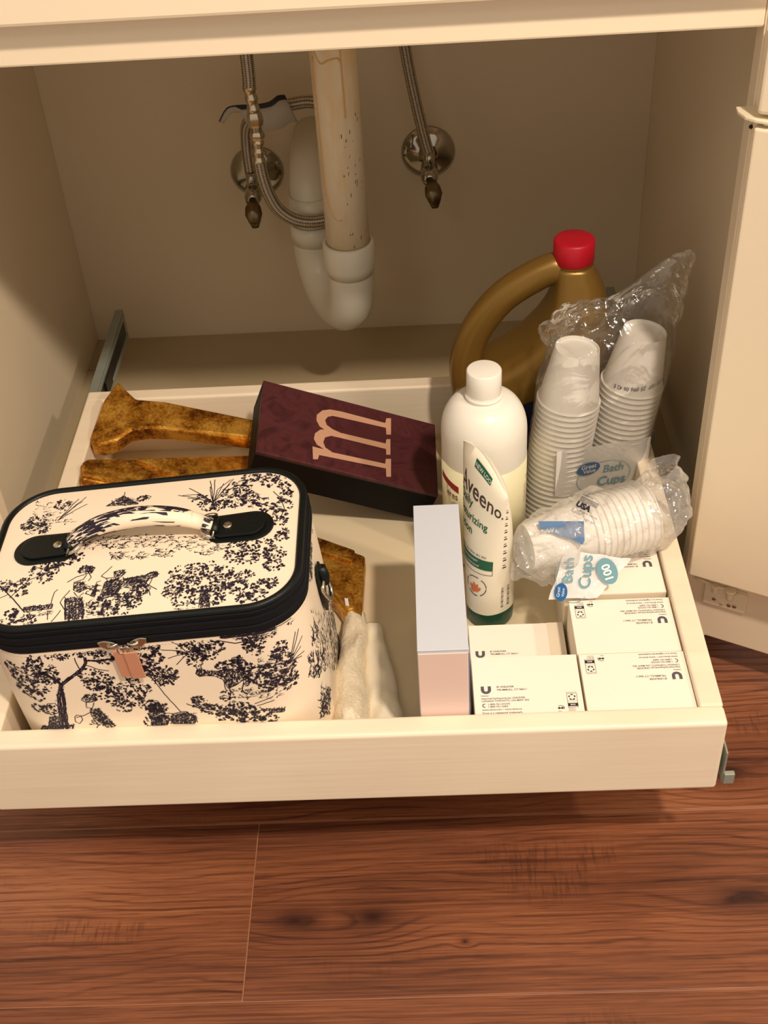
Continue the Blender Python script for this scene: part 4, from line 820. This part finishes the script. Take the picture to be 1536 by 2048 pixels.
ct = thing('folded_cloth', 'cream fleecy cloth bunched between the toile bag and the pale blue box', 'cloth', (.325, .11, .012))
def fold1(s_, t):
    # t 0 at the back apex, 1 at the front; ridge beside the bag
    y = .202-.178*t; xc = .3070+.003*t+.0025*math.sin(6*t+1); wd = .011+.013*t+.0015*math.sin(11*t)
    h = .016+.028*t**.7
    x = xc+(s_-.5)*2*wd; return (x, y+.004*math.sin(9*s_), .0135+h*math.sqrt(max(0, 1-abs(2*s_-1)**2.0))+.002*math.sin(14*t+5*s_))
def fold2(s_, t):
    y = .190-.167*t; xc = .3270+.0150*t; wd = .009+.013*t; h = .012+.016*t**.8
    x = xc+(s_-.5)*2*wd; return (x, y, .0132+h*math.sqrt(max(0, 1-abs(2*s_-1)**2.4)))
adopt(cloth('fleece_fold', 'fleecy textured fold', fold1, 0, 1, 0, 1, terry, fuzz=.0012), ct)
adopt(cloth('smooth_fold', 'smooth fold', fold2, 0, 1, 0, 1, smoothcloth), ct)
adopt(meshobj('care_tag', [(.3015, .2000, .030), (.3050, .1990, .030), (.3035, .2070, .041), (.3000, .2080, .041)], [(0, 1, 2, 3)], inkwhite, None), ct)

# ================================================================== CARTONS
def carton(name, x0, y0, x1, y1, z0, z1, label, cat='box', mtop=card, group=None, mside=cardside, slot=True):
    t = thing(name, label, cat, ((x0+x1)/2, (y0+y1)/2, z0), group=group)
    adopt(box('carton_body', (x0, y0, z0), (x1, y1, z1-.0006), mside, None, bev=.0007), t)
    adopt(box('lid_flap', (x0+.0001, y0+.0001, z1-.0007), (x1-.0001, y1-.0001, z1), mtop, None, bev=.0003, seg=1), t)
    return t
def soap_label(t, x0, y0, x1, y1, z, turned, partial=False, red=False):
    cx, cy = (x0+x1)/2, (y0+y1)/2; Wd, Dd = .0905, .066
    def f(x, y):
        X, Y = x-Wd/2, y-Dd/2
        if turned: X, Y = -X, -Y
        return (cx+X, cy+Y, z+.00015)
    A = Print()
    A.ring(.0105, .0285, .0043, .0045, .0027, PI, 2*PI, 18)
    A.rect(.0062, .0283, .0089, .0325); A.rect(.0121, .0283, .0148, .0325)
    adopt(A.build('logo', f, inkgrey, None, 'grey letter U emblem'), t)
    B = Print()
    B.text('Unilever', .0057, .0213, .0020, bold=.00003)
    B.text('\u00a9 UNILEVER', .0195, .0305, .0027, bold=.00005); B.text('TRUMBULL, CT 06611', .0195, .0272, .0027, bold=.00005)
    B.text('Imported by/Import\u00e9 par UNILEVER', .0060, .0180, .0026, bold=.00004, sx=.95); B.text('CANADA TORONTO, ON M4W 3R2', .0060, .0152, .0026, bold=.00004, sx=.95)
    B.text('1-800-761-DOVE', .0110, .0116, .0026, bold=.00004); B.text('1-800-761-3683', .0110, .0090, .0026, bold=.00004)
    B.ring(.0083, .0112, .0019, .0022, .0008, PI*.35, PI*1.65, 12)
    B.text('www.dove.com \u2022 www.dove.ca', .0060, .0058, .0026, bold=.00004); B.text('Dove is a registered trademark.', .0060, .0022, .0026, bold=.00004)
    adopt(B.build('address_text', f, inkgrey, None), t); B = Print()
    x, y = .0775, .0035
    for (a, b, c, d) in ((x, y+.003, x+.0085, y+.0033), (x, y+.018, x+.0085, y+.0183), (x, y+.003, x+.0003, y+.018), (x+.0082, y+.003, x+.0085, y+.018), (x, y+.0095, x+.0085, y+.0097)): B.rect(a, b, c, d)
    for k in range(5):
        a = PI/2+2*PI*k/5; B.disk(x+.00425+.0024*math.cos(a), y+.0140+.0027*math.sin(a), .0012, .0007, 6, a+PI/2)
    B.text('PAPER', x+.00425, y+.0105, .0014, 'CENTER'); B.text('how2recycle.info', x-.0006, y+.0190, .0013)
    B.rect(x+.0002, y+.0040, x+.0083, y+.0075)
    B.disk(.0700, .0060, .0012, .0011, 10); B.disk(.0725, .0060, .0012, .0011, 10); B.ring(.0712, .0062, .0033, .0027, .0005, -.6, 2.2, 14); B.text('FSC', .0690, .0018, .0018)
    for k in range(3): B.text('MIX Board', x, y+.0018-k*.0014, .0013)
    adopt(B.build('recycling_mark', f, inkdark, None), t)
    Cc = Print(); Cc.text('BOX', x+.00425, y+.0050, .0020, 'CENTER', bold=.00005); adopt(Cc.build('mark_lettering', lambda x_, y_: tuple(Vector(f(x_, y_))+Vector((0, 0, .0001))), inkwhite, None), t)
G = 'white soap cartons lying at the front right of the tray'
ZF = .0121
specs = [('soap_carton', (.5095, .0206, .5998, .0862, .0800), True, 'white printed soap carton in the front right corner of the tray'),
         ('soap_carton', (.5085, .0868, .5990, .1528, .0800), True, 'white printed soap carton along the right side, middle of the three'),
         ('soap_carton', (.5060, .1600, .5985, .2265, .0800), True, 'white soap carton under the crumpled bag of cups'),
         ('soap_carton', (.4165, .0206, .5075, .0868, .0800), False, 'white soap carton at the front between the pink-ended box and the corner carton'),
         ('soap_carton', (.4175, .0960, .5055, .1612, .0440), False, 'low white soap carton lying behind the front carton, beside the green tube cap')]
for nm, (x0, y0, x1, y1, z1), tr_, lb in specs:
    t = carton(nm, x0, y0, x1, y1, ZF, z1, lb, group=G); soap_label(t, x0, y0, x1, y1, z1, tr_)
adopt(box('seam_strip', (.4905, .0962, .04405), (.5053, .161, .0443), cardside, None, bev=0), t)
bt = thing('tall_carton', 'tall narrow box with pale blue top and pink end at the front of the tray', 'box', (.392, .11, ZF))
adopt(box('carton_body', (.3712, .0222, ZF), (.4120, .2008, .1590), bluecard, None, bev=.0009), bt)
adopt(box('end_flap', (.3716, .0212, ZF+.001), (.4112, .0222, .1565), pinkend, None, bev=.0004, seg=1, label='pink end of the box'), bt)
adopt(box('lid_flap', (.3712, .0218, .1588), (.4120, .2008, .1600), bluecard, None, bev=.0005, seg=2, label='pale blue top flap'), bt)
adopt(box('tuck_edge', (.4121, .0222, ZF+.001), (.4125, .030, .155), M_('lavender_card', rgb(176, 174, 206), .5), None, bev=0), bt)

# ================================================================== WHITE BOTTLE
bo = thing('white_bottle', 'large white round bottle with pale green label and ribbed white cap', 'bottle', (.4417, .311, ZF))
R0 = .0416
prof = [(.030, .0), (R0-.003, .0005), (R0, .004), (R0, .150)]
for i in range(1, 13):
    a = PI/2*i/12; prof.append((.0205+(R0-.0205)*math.cos(a), .150+.036*math.sin(a)))
prof += [(.0172, .1865), (.0168, .193)]
autosmooth(latheobj('bottle_body', prof, bottlew, bo, 72), 60)
capp = [(.0162, .1925), (.0164, .1930), (.0164, .2165), (.0156, .2178), (.0150, .2180)]
V, F = lathe(capp, 96)
V = [(x*(1+(.012 if (i % 96) % 2 and 0 < i//96 < 3 else 0)), y*(1+(.012 if (i % 96) % 2 and 0 < i//96 < 3 else 0)), z) for i, (x, y, z) in enumerate(V)]
autosmooth(meshobj('cap', V, F, bottlew, bo, True, 'ribbed white screw cap'), 50)
latheobj('neck_ring', [(.0165, .188), (.0182, .189), (.0182, .191), (.0165, .192)], bottlew, bo, 48, closed=True)
latheobj('label_sleeve', [(R0+.0002, .018), (R0+.0004, .018), (R0+.0004, .1215), (R0+.0002, .1215)], labelpale, bo, 72, closed=True)
def on_b(u, z, r=R0+.0006):
    a = -PI/2+u/r; return (r*math.cos(a), r*math.sin(a), z)
# writing wraps the bottle: only its ends show left and right of the tube
P = Print(); P.strip(-.058, .1010, -.029, .0955, .008); P.build('ribbon', on_b, inkred, bo, 'red ribbon on the label')
P = Print(); P.text('eres', -.030, .0860, .012, 'RIGHT', bold=.0001, sx=.8); P.ring(-.0345, .0760, .0050, .0058, .0004, n=24); P.ring(-.0345, .0760, .0036, .0042, .0003, n=20)
for k in range(5): P.line([(-.048, .066-k*.0022), (-.028, .066-k*.0022)], .0007)
P.build('printed_text', on_b, M_('brown_print', rgb(128, 92, 72), .6), bo)
P = Print(); 
for k in range(7): P.line([(.047+.001*(k % 2), .070+k*.0035), (.054, .071+k*.0035)], .0009)
P.text('A', .0510, .0980, .006); P.build('printed_text', on_b, inkred, bo)

# ================================================================== LOTION TUBE
lt = thing('lotion_tube', 'cream lotion tube standing on its dark green cap in front of the white bottle', 'tube', (.4410, .2074, ZF))
RT = .0222
crA = Vector((.4200-.441, .2350-.2074, .2034-ZF)); crB = Vector((.4541-.441, .1830-.2074, .178-ZF))
NT_ = 64
def tsec(t, a):
    """t 0..1 height, a angle; morph from circle to crimp line"""
    z = .022+t*.0
    e = t**1.5
    c0 = Vector((0, 0, .020+.155*t)); ca = (crA+crB)/2
    dirv = (crB-crA); half = dirv.length/2; dxy = Vector((dirv.x, dirv.y, 0)).normalized(); nr = Vector((-dxy.y, dxy.x, 0))
    ctr = Vector((ca.x*e, ca.y*e, .020+(ca.z-.020)*t))
    wide = RT+(half-RT)*e; thin = RT*math.sqrt(max(0, 1-t**2.2))+.0009
    tilt = (dirv.z/dirv.length)*t**3
    return ctr+dxy*(wide*math.cos(a))+nr*(thin*math.sin(a))+Vector((0, 0, wide*math.cos(a)*tilt+.015*t**5*(1-math.cos(a)**2)))
levels = [i/26 for i in range(27)]
V = [tsec(t, 2*PI*k/NT_) for t in levels for k in range(NT_)]; F = []
for i in range(len(levels)-1):
    for k in range(NT_):
        a = i*NT_+k; b = i*NT_+(k+1) % NT_; F.append((a, b, b+NT_, a+NT_))
F.append(tuple(range(NT_))[::-1]); F.append(tuple((len(levels)-1)*NT_+k for k in range(NT_)))
autosmooth(meshobj('tube_body', V, F, lotionw, lt, True), 60)
latheobj('cap', [(.0195, 0), (.0210, .0012), (.0222, .004), (.0226, .020), (.0222, .0215), (.0205, .0218)], greencap, lt, 56, label='dark green flip cap')
def on_t(u, z):
    # u metres around the tube starting at the middle of the visible face, z height
    z = .056+(z-.040)*1.28 if z > .040 else z*1.0+.016*min(1, z/.04); t = min(max((z-.020)/(.155+.003), 0), .985); a = -PI/2+(u+.003)/.0235
    p_ = tsec(t, a); c = tsec(t, a+PI); d = (p_-(p_+c)/2)
    nrm = Vector((d.x, d.y, 0)).normalized(); return p_+nrm*.0004
P = Print(); P.text('Aveeno.', -.0215, .1120, .0160, bold=.00012, sx=.92); P.build('brand_lettering', on_t, M_('brown_black_print', rgb(64, 44, 36), .5), lt)
P = Print(); P.text('Daily', -.0215, .1050, .0088, bold=.0001); P.text('Moisturizing', -.0300, .0950, .0088, bold=.0001, sx=.98); P.text('Lotion', -.0250, .0850, .0088, bold=.0001); P.build('printed_text', on_t, inkgreen, lt)
P = Print(); P.strip(-.007, .1290, .0085, .1290, .0042); P.build('label_patch', on_t, inkgreen, lt)
P = Print(); P.text('NEW LOOK', -.0062, .1299, .0031); P.build('printed_text', lambda u, z: Vector(on_t(u, z))+Vector((-.0002, -.0002, 0)), inkwhite, lt)
P = Print()
for k in range(14):
    x0 = -.030+k*.0036; P.rect(x0, .058, x0+.0037, .0675)
P.build('label_band', on_t, inkgreen, lt, 'green band')
P = Print(); P.text('DERMATOLOGIST', -.018, .0640, .0030); P.text('recommended brand', -.018, .0600, .0030); P.build('printed_text', lambda u, z: Vector(on_t(u, z))+Vector((-.0003, -.0003, 0)), inkwhite, lt)
P = Print(); P.text('24HR nourishes dry skin', -.018, .0695, .0032); P.line([(-.030+k*.0036, .0535) for k in range(15)], .0004); P.line([(.0204, .0535), (.0204, .058)], .0004)
for a0 in (0, 1.3, 2.6, 3.9, 5.2): P.ring(.004, .0400, .0115, .0090, .0007, a0, a0+1.0, 12)
for k in range(9): P.line([(.0305+0*k, .060+k*.0075), (.0345, .060+k*.0075)], .0012); P.line([(.0305, .0625+k*.0075), (.0335, .0625+k*.0075)], .0007)
for k in range(12): P.line([(.0300, .021+k*.0016), (.0400, .021+k*.0016)], .0006+.0004*(k % 3 == 0))
P.build('printed_text', on_t, inkdark, lt)
P = Print()
for a, L in ((1.2, .0095), (1.75, .0100), (2.4, .0095), (.65, .0090), (2.9, .006)): leaf(P, .0035, .0345, a, L*.9, .0034)
P.build('wheat_emblem', on_t, inkorange, lt, 'orange oat leaf emblem')

# ================================================================== GOLD JUG
jug = thing('laundry_jug', 'gold plastic jug with loop handle and red cap at the back of the tray', 'jug', (.51, .445, ZF))
left = [(.2640, .5195), (.2470, .5200), (.2220, .5160), (.1980, .5040), (.1790, .4880), (.1640, .4680), (.1530, .4470), (.1430, .4290), (.1286, .4185), (.1027, .4146), (.06, .412), (.018, .412), (.0125, .417)]
right = [(.2640, .5560), (.2586, .5590), (.2441, .5680), (.2238, .5745), (.1942, .5800), (.1575, .5850), (.10, .588), (.018, .588), (.0125, .583)]
def interp(T, z):
    T = sorted(T)
    if z <= T[0][0]: return T[0][1]
    for a, b in zip(T, T[1:]):
        if z <= b[0]: t = (z-a[0])/(b[0]-a[0]); return a[1]+(b[1]-a[1])*t
    return T[-1][1]
zs = [.0125, .015, .018]+[.018+(.264-.018)*i/44 for i in range(1, 45)]
V = []; F = []; NJ = 56
JY = .4460
for z in zs:
    xl, xr = interp(left, z), interp(right, z); cx, hw = (xl+xr)/2, (xr-xl)/2
    hd = min(.0480, .0185+(.264-z)*.38) if z > .02 else .048-.0025*(z < .014)
    for k in range(NJ):
        a = 2*PI*k/NJ; c, s_ = math.cos(a), math.sin(a); ex = .72
        V.append(Vector((cx+hw*math.copysign(abs(c)**ex, c), JY+hd*math.copysign(abs(s_)**ex, s_), z)))
for i in range(len(zs)-1):
    for k in range(NJ):
        a = i*NJ+k; b = i*NJ+(k+1) % NJ; F.append((a, b, b+NJ, a+NJ))
F.append(tuple(range(NJ))[::-1]); F.append(tuple((len(zs)-1)*NJ+k for k in range(NJ)))
bd = meshobj('jug_body', V, F, goldplastic, None, True); adopt(bd, jug); sm = bd.modifiers.new('sm', 'SMOOTH'); sm.iterations = 6
hp = [(.533, JY, .252), (.5200, JY, .2565), (.4986, JY, .2475), (.4687, JY, .2264), (.4447, JY, .1944), (.4325, JY, .1620), (.4315, JY, .1350), (.4360, JY, .1050)]
hp = smooth_path(hp, 8); n = len(hp)
V, F, UV = tube(hp, [.0150+.003*max(0, (i/(n-1)-.65)/.35)+.002*max(0, (.12-i/(n-1))/.12) for i in range(n)], 24, True, 1.1)
adopt(meshobj('jug_handle', V, F, goldplastic, None, True), jug)
adopt(tubeobj('mould_seam', [(x-.0125*.55-.004, y, z+.0115) for x, y, z in [tuple(p) for p in hp[6:44]]], .0006, goldplastic, None, 6), jug)
adopt(latheobj('neck', [(.0185, .260), (.0200, .262), (.0185, .268), (.0185, .272)], goldplastic, None, 40, M=Matrix.Translation((.5388, JY, 0))), jug)
cp = latheobj('cap', [(.0195, .2645), (.0206, .2660), (.0203, .2870), (.0188, .2885), (.0170, .2890)], redcap, None, 72, M=Matrix.Translation((.5388, JY, 0)), label='round red cap'); autosmooth(adopt(cp, jug), 50)
# dark blue wrap label, upper edge rising to the right
V = []; F = []; NB = 28
for i in range(NB+1):
    x = .424+(.584-.424)*i/NB
    zt_ = .098+(.150-.098)*min(1, max(0, (x-.424)/.12)); 
    for z in [zt_*(1-k/6)+.03*k/6 for k in range(7)]:
        xl, xr = interp(left, z), interp(right, z); cx, hw = (xl+xr)/2, (xr-xl)/2; c = min(.995, max(-.995, (x-cx)/hw)); c_ = abs(c)**(1/.72)
        hd = min(.0480, .0185+(.264-z)*.38); V.append((x, JY-hd*(1-c_*c_)**(.36)-.0006, z))
for i in range(NB):
    for k in range(6): a = i*7+k; F.append((a, a+7, a+8, a+1))
adopt(meshobj('wrap_label', V, F, navy, None, True, 'dark blue label edge'), jug)

# ================================================================== PAPER CUPS
cup_prof = []
rb, rt, hh = .0212, .0303, .060
cup_prof = [(rt-.0005, .0006), (rt+.0002, 0), (rt+.0012, .0004), (rt+.0014, .0011), (rt+.0008, .0018), (rt-.0004, .0019), (rb+.0008, hh-.005), (rb, hh), (rb-.0008, hh), (rb-.0010, hh-.0035), (.0001, hh-.0035), (.0001, hh-.0041), (rb-.0012, hh-.0041), (rb-.0010, hh-.006), (rt-.0010, .002)]
V, F = lathe(cup_prof, 48, closed=True)
cup_me = bpy.data.meshes.new('cup_shell'); cup_me.from_pydata(V, [], F); cup_me.update(); cup_me.materials.append(cupw); cup_me.polygons.foreach_set('use_smooth', [True]*len(cup_me.polygons))
bm = bmesh.new(); bm.from_mesh(cup_me)
for e in bm.edges:
    if len(e.link_faces) == 2 and e.calc_face_angle(0) > math.radians(50): e.smooth = False
bm.to_mesh(cup_me); bm.free()
def stack(base, topv, count, pitch, group, lab_all, lab_first, lab_last=None):
    base = Vector(base); ax = (Vector(topv)-base).normalized(); q = ax.to_track_quat('Z', 'Y').to_euler()
    for i in range(count):
        o = bpy.data.objects.new('paper_cup', cup_me); C.objects.link(o); o.location = base+ax*pitch*i; o.rotation_euler = q
        lb = lab_first if i == count-1 else lab_all
        if i == 0 and lab_last: lb = lab_last
        tag(o, lb, 'cup', group)
stack((.5122, .3490, .0158), (.5335, .3490, .2267), 25, .00625, 'cups nested in the left upright stack', 'white paper cup nested upside down in the left upright stack', 'topmost white paper cup of the left upright stack, base up')
stack((.5725, .3735, .0165), (.6020, .3735, .2285), 25, .00625, 'cups nested in the right upright stack', 'white paper cup nested upside down in the right upright stack', 'topmost white paper cup of the right upright stack, with printed code')
S3a, S3b = Vector((.5900, .2290, .1135)), Vector((.4840, .1965, .1120))
stack(S3a, S3b, 11, .0062, 'cups nested in the lying stack', 'white paper cup nested in the stack lying on its side in the crumpled bag', 'leftmost white paper cup of the lying stack, base to the left', 'rightmost white paper cup of the lying stack, open rim to the right')

# film bag round the two upright stacks
def hull(c1, c2, r, N):
    pts = []
    M_s = 240
    for i in range(M_s):
        a = 2*PI*i/M_s; d = Vector((math.cos(a), math.sin(a))); c = c1 if c1.dot(d) > c2.dot(d) else c2; pts.append(c+d*r)
    L = [0]
    for i in range(M_s): L.append(L[-1]+(pts[(i+1) % M_s]-pts[i]).length)
    out = []; j = 0
    for k in range(N):
        s_ = L[-1]*k/N
        while L[j+1] < s_: j += 1
        f = (s_-L[j])/max(L[j+1]-L[j], 1e-9); out.append(pts[j].lerp(pts[(j+1) % M_s], f))
    return out
fb = thing('film_bag', 'clear plastic bag with peaked top around the two upright cup stacks', 'bag', (.55, .36, ZF))
N = 130; V = []; F = []; rowsN = 60
P1, P2 = Vector((.5000, .360, .243)), Vector((.6350, .372, .306))
for i in range(rowsN+1):
    t = i/rowsN
    if t < .66:
        q = t/.66; z1 = z2 = .0135+q*.216
        c1 = Vector((.5122+.0213*q, .349)); c2 = Vector((.5725+.0295*q, .3735)); r = .0335+.0006*math.sin(8*q)-.004*max(0, q-.75)*4*.6
        if q > .78: r = .0338-.006*(q-.78)/.22
        ring_ = [(p_, z1) for p_ in hull(c1, c2, r, N)]
        zz = [z1]*N; pts = [p_ for p_, _ in ring_]
        pts3 = [Vector((p_.x, p_.y, z1)) for p_ in pts]
    else:
        q = (t-.66)/.34; e = q
        c1 = Vector((.5335, .349)).lerp(Vector((P1.x, P1.y)), e); c2 = Vector((.602, .3735)).lerp(Vector((P2.x, P2.y)), e); r = .0278*(1-e)**.8+.0008
        pts = hull(c1, c2, r, N); d12 = (c2-c1)
        pts3 = []
        for p_ in pts:
            s_ = min(1, max(0, (p_-c1).dot(d12)/d12.length_squared)); ztop = .2295+(P1.z+(P2.z-P1.z)*(s_**.9)-.2295)*e+.006*math.sin(s_*9)*e; pts3.append(Vector((p_.x, p_.y, ztop)))
    for p_ in pts3:
        nz = noise.noise(p_*38)*1.0+abs(noise.noise(p_*75+Vector((3, 1, 0))))*1.2; amp = .0016 if t < .5 else .0016+.008*min(1, (t-.5)/.2)
        ctr = Vector(((.5122+.5725)/2+.02*t, .362, p_.z)); d = (p_-ctr); d.z = 0; d.normalize()
        V.append(p_+d*(nz*amp*.55)+Vector((0, 0, nz*amp*.35 if t > .62 else 0)))
for i in range(rowsN):
    for k in range(N): a = i*N+k; b = i*N+(k+1) % N; F.append((a, b, b+N, a+N))
adopt(meshobj('film', V, F, film, None, True), fb)
# printed label panel on the front of the bag
LD = Vector((1, .37, 0)).normalized(); LO = Vector((.512, .3135, 0)); LN = Vector((LD.y, -LD.x, 0))
def on_l(s_, z): return LO+LD*s_+Vector((0, 0, z))+LN*.0012
V = []; F = []; nx, nz_ = 24, 14
cor = [(.0023, .0687), (.107, .054), (.1083, .1122), (.0016, .1265)]
for j in range(nz_+1):
    for i in range(nx+1):
        a, b = i/nx, j/nz_
        s_ = (cor[0][0]*(1-a)+cor[1][0]*a)*(1-b)+(cor[3][0]*(1-a)+cor[2][0]*a)*b; z = (cor[0][1]*(1-a)+cor[1][1]*a)*(1-b)+(cor[3][1]*(1-a)+cor[2][1]*a)*b
        p_ = LO+LD*s_+Vector((0, 0, z)); V.append(p_+LN*(.0006*math.sin(s_*160+z*60)-.0003))
for j in range(nz_):
    for i in range(nx): a = j*(nx+1)+i; F.append((a, a+1, a+nx+2, a+nx+1))
adopt(meshobj('label_panel', V, F, filmlabel, None, True, 'whitish printed label panel on the film'), fb)
rt_ = -.13
P = Print(); P.ring(.0560, .0790, .0310, .0200, .0006, rot=rt_); adopt(P.build('label_outline', on_l, inkteal, None), fb)
P = Print(); P.disk(.0375, .0950, .0130, .0078, rot=-.05); adopt(P.build('brand_oval', lambda a, b: on_l(a, b)+LN*.0003, inkblue, None, 'blue oval'), fb)
P = Print(); P.text('Great', .0375, .0955, .0072, 'CENTER', bold=.00012, rot=-.05); P.text('Value', .0385, .0900, .0064, 'CENTER', bold=.0001, rot=-.05); adopt(P.build('lettering', lambda a, b: on_l(a, b)+LN*.0006, inkwhite, None), fb)
P = Print(); P.text('Bath', .0540, .0845, .0135, bold=.00015, rot=rt_); P.text('Cups', .0480, .0690, .0160, bold=.0003, rot=rt_); adopt(P.build('lettering', on_l, inkteal, None), fb)
# printed code on the film before the right stack's top cup (reads upside down)
def on_c(u, z):
    a = -PI/2+u/.030; ax = .0295/.212
    return (.5725+(z-.0165)*ax+.0300*math.cos(a), .3735+.0300*math.sin(a), z)
P = Print(); V_, F_ = text_geo('E233 107  25 096 06 42 E', .0064, 'CENTER', .00006, sx=.84)
P.add([(-x+.002, -y+.1790+x*-.06) for x, y in V_], F_); adopt(P.build('date_code', on_c, inkgrey, None), fb)

# crumpled film bag with lying stack
cb = thing('crumpled_film_bag', 'crumpled clear bag with blue printing around the lying cup stack, on the cartons', 'bag', (.55, .20, .08))
axis = [(.4640, .186, .098), (.4750, .189, .103), (.4950, .197, .110), (.5200, .206, .1125), (.5450, .2145, .1130), (.5700, .2225, .1135), (.5900, .2290, .1145), (.5990, .2340, .121), (.6030, .2370, .138), (.6030, .2380, .154), (.6000, .2390, .164)]
radii = [.003, .021, .0290, .0325, .0340, .0345, .0340, .0300, .020, .012, .0145]
ap = smooth_path(axis, 9); n = len(ap); rr_ = [interp([(i, r) for i, r in enumerate(radii)], k/9) for k in range(n)]
V, F, UV = tube(ap, rr_, 90, False, 1.0)
for i, v in enumerate(V):
    k = i//90; c = ap[k]; d = (v-c); l = d.length
    if l < 1e-6: continue
    d.normalize()
    a1 = abs(noise.noise(v*42)); a2 = abs(noise.noise(v*95+Vector((7, 3, 1)))); amp = .011 if k < n*.42 or k > n*.68 else .0035
    fine = noise.noise(v*33+Vector((1, 8, 2)))
    nv = v+d*((a1*1.1+a2*.5-.12)*amp*(1.0 if l > .012 else .5)+fine*amp*.5*(k < n*.42))
    if nv.z < .0815: nv.z = .0815+(nv.z-.0815)*.04
    if nv.y > .31 and nv.x < .5: nv.y = .31
    V[i] = nv
adopt(meshobj('film', V, F, film2, None, False), cb)
# loose end of the bag lying forward with its print
def sheet(quad, nx, ny, amp, seed, zmin=None, dome_=0):
    a0, b0, c0, d0 = [Vector(q) for q in quad]; V = []; F = []
    for j in range(ny+1):
        for i in range(nx+1):
            s_, t = i/nx, j/ny; p_ = (a0*(1-s_)+b0*s_)*(1-t)+(d0*(1-s_)+c0*s_)*t
            q = p_*55+Vector((seed, 0, 0)); h = abs(noise.noise(q))*1.4+abs(noise.noise(q*2.2))*.6-.3
            e = min(s_, 1-s_, t, 1-t)
            p_ = p_+Vector((noise.noise(q+Vector((9, 0, 0)))*amp*.7, noise.noise(q+Vector((0, 9, 0)))*amp*.9, h*amp+dome_*math.sin(PI*s_)*math.sin(PI*t)))
            if zmin and p_.z < zmin: p_.z = zmin+random.random()*.0002
            V.append(p_)
    for j in range(ny):
        for i in range(nx): a = j*(nx+1)+i; F.append((a, a+1, a+nx+2, a+nx+1))
    return V, F
V, F = sheet([(.4600, .176, .092), (.5000, .160, .0830), (.5060, .206, .118), (.4660, .208, .112)], 26, 26, .011, 1, None, .006)
adopt(meshobj('film_fold', V, F, film2, None, False, 'loose gathered film at the left'), cb)
fo_ = Vector((.5150, .1590, .0905))
fx_ = Vector((.11, .54, .83)).normalized(); fy_ = Vector((-.98, .15, .03)).normalized(); fn_ = fx_.cross(fy_).normalized()
V, F = sheet([fo_+fx_*a+fy_*b for a, b in ((-.0140, .0225), (-.0075, -.0200), (.0300, -.0480), (.0340, .0130))], 30, 24, .0022, 4, .0772, .0)
adopt(meshobj('printed_flap', V, F, filmlabel, None, True, 'white printed flap of the bag'), cb)
def on_f(x, y): return fo_+fx_*x+fy_*y+fn_*.0032+fn_*(.0005*math.sin(x*200)*math.sin(y*160))
P = Print(); P.text('Bath', .004, .0030, .0130, bold=.0001); P.text('Cups', .000, -.0130, .0150, bold=.0002); P.ring(.010, .002, .024, .0165, .0006, a0=1.0, a1=3.9); adopt(P.build('lettering', on_f, inkteal, None), cb)
P = Print(); P.disk(-.0050, .0125, .0085, .0058); adopt(P.build('brand_oval', on_f, inkblue, None), cb)
P = Print(); P.text('Great', -.005, .0135, .0040, 'CENTER'); P.text('Value', -.005, .0095, .0036, 'CENTER'); adopt(P.build('lettering', lambda x, y: on_f(x, y)+fn_*.0004, inkwhite, None), cb)
P = Print(); P.disk(.018, -.0270, .0125, .0088, rot=.5); adopt(P.build('count_badge', on_f, inkteal, None, 'grey-blue oval reading 100'), cb)
P = Print(); P.text('100', .018, -.0305, .0105, 'CENTER', bold=.0003, rot=.4); adopt(P.build('lettering', lambda x, y: on_f(x, y)+fn_*.0005, inkwhite, None), cb)
# blue retailer patch seen mirrored through the film, with a six-ray spark
bo_, bx_, by_ = Vector((.4830, .1790, .1310)), Vector((.99, -.06, -.02)).normalized(), Vector((.03, .82, .57)).normalized(); bn_ = bx_.cross(by_)
def on_p(x, y): return bo_+bx_*x+by_*y+bn_*(.0010+.0006*math.sin(x*180))
P = Print(); P.poly([(0, .018), (.0405, .0185), (.0405, .0005), (.0385, -.0035), (.030, .0015), (.020, .004), (.010, .008), (.001, .012)]); adopt(P.build('printed_patch', on_p, M_('slate_blue_print', rgb(70, 112, 158), .5), None, 'slate blue patch with a white spark'), cb)
P = Print()
for k in range(6):
    a = PI/2+k*PI/3; leaf(P, .0325+.0018*math.cos(a), .0100+.0018*math.sin(a), a, .0042, .0013)
V_, F_ = text_geo('Great Value', .0050, 'LEFT', .00005); P.add([(.0265-x, y+.0075) for x, y in V_], F_)
V_, F_ = text_geo('Marketside', .0030, 'LEFT', .0)
adopt(P.build('lettering', lambda x, y: on_p(x, y)+bn_*.0004, inkwhite, None), cb)
# dark "made in usa" mark
mo_, mx_, my_ = Vector((.5215, .1995, .1530)), Vector((.80, -.60, -.10)).normalized(), Vector((.55, .62, .40)).normalized(); mn_ = mx_.cross(my_)
def on_m(x, y): return mo_+mx_*x+my_*y+mn_*.0006
P = Print(); V_, F_ = text_geo('USA', .0075, 'LEFT', .0005); P.add([(x-.004, y-.002) for x, y in V_], F_)
for k in range(4): P.line([(-.004, .0045+k*.0013), (.014, .0045+k*.0013)], .0006)
P.text('MADE IN', -.004, .0100, .0026); P.text('NET WT.', .010, -.0110, .0028); P.text('MADE IN THE USA', .002, -.0055, .0022)
adopt(P.build('lettering', on_m, inkdark, None, 'black printed origin mark'), cb)
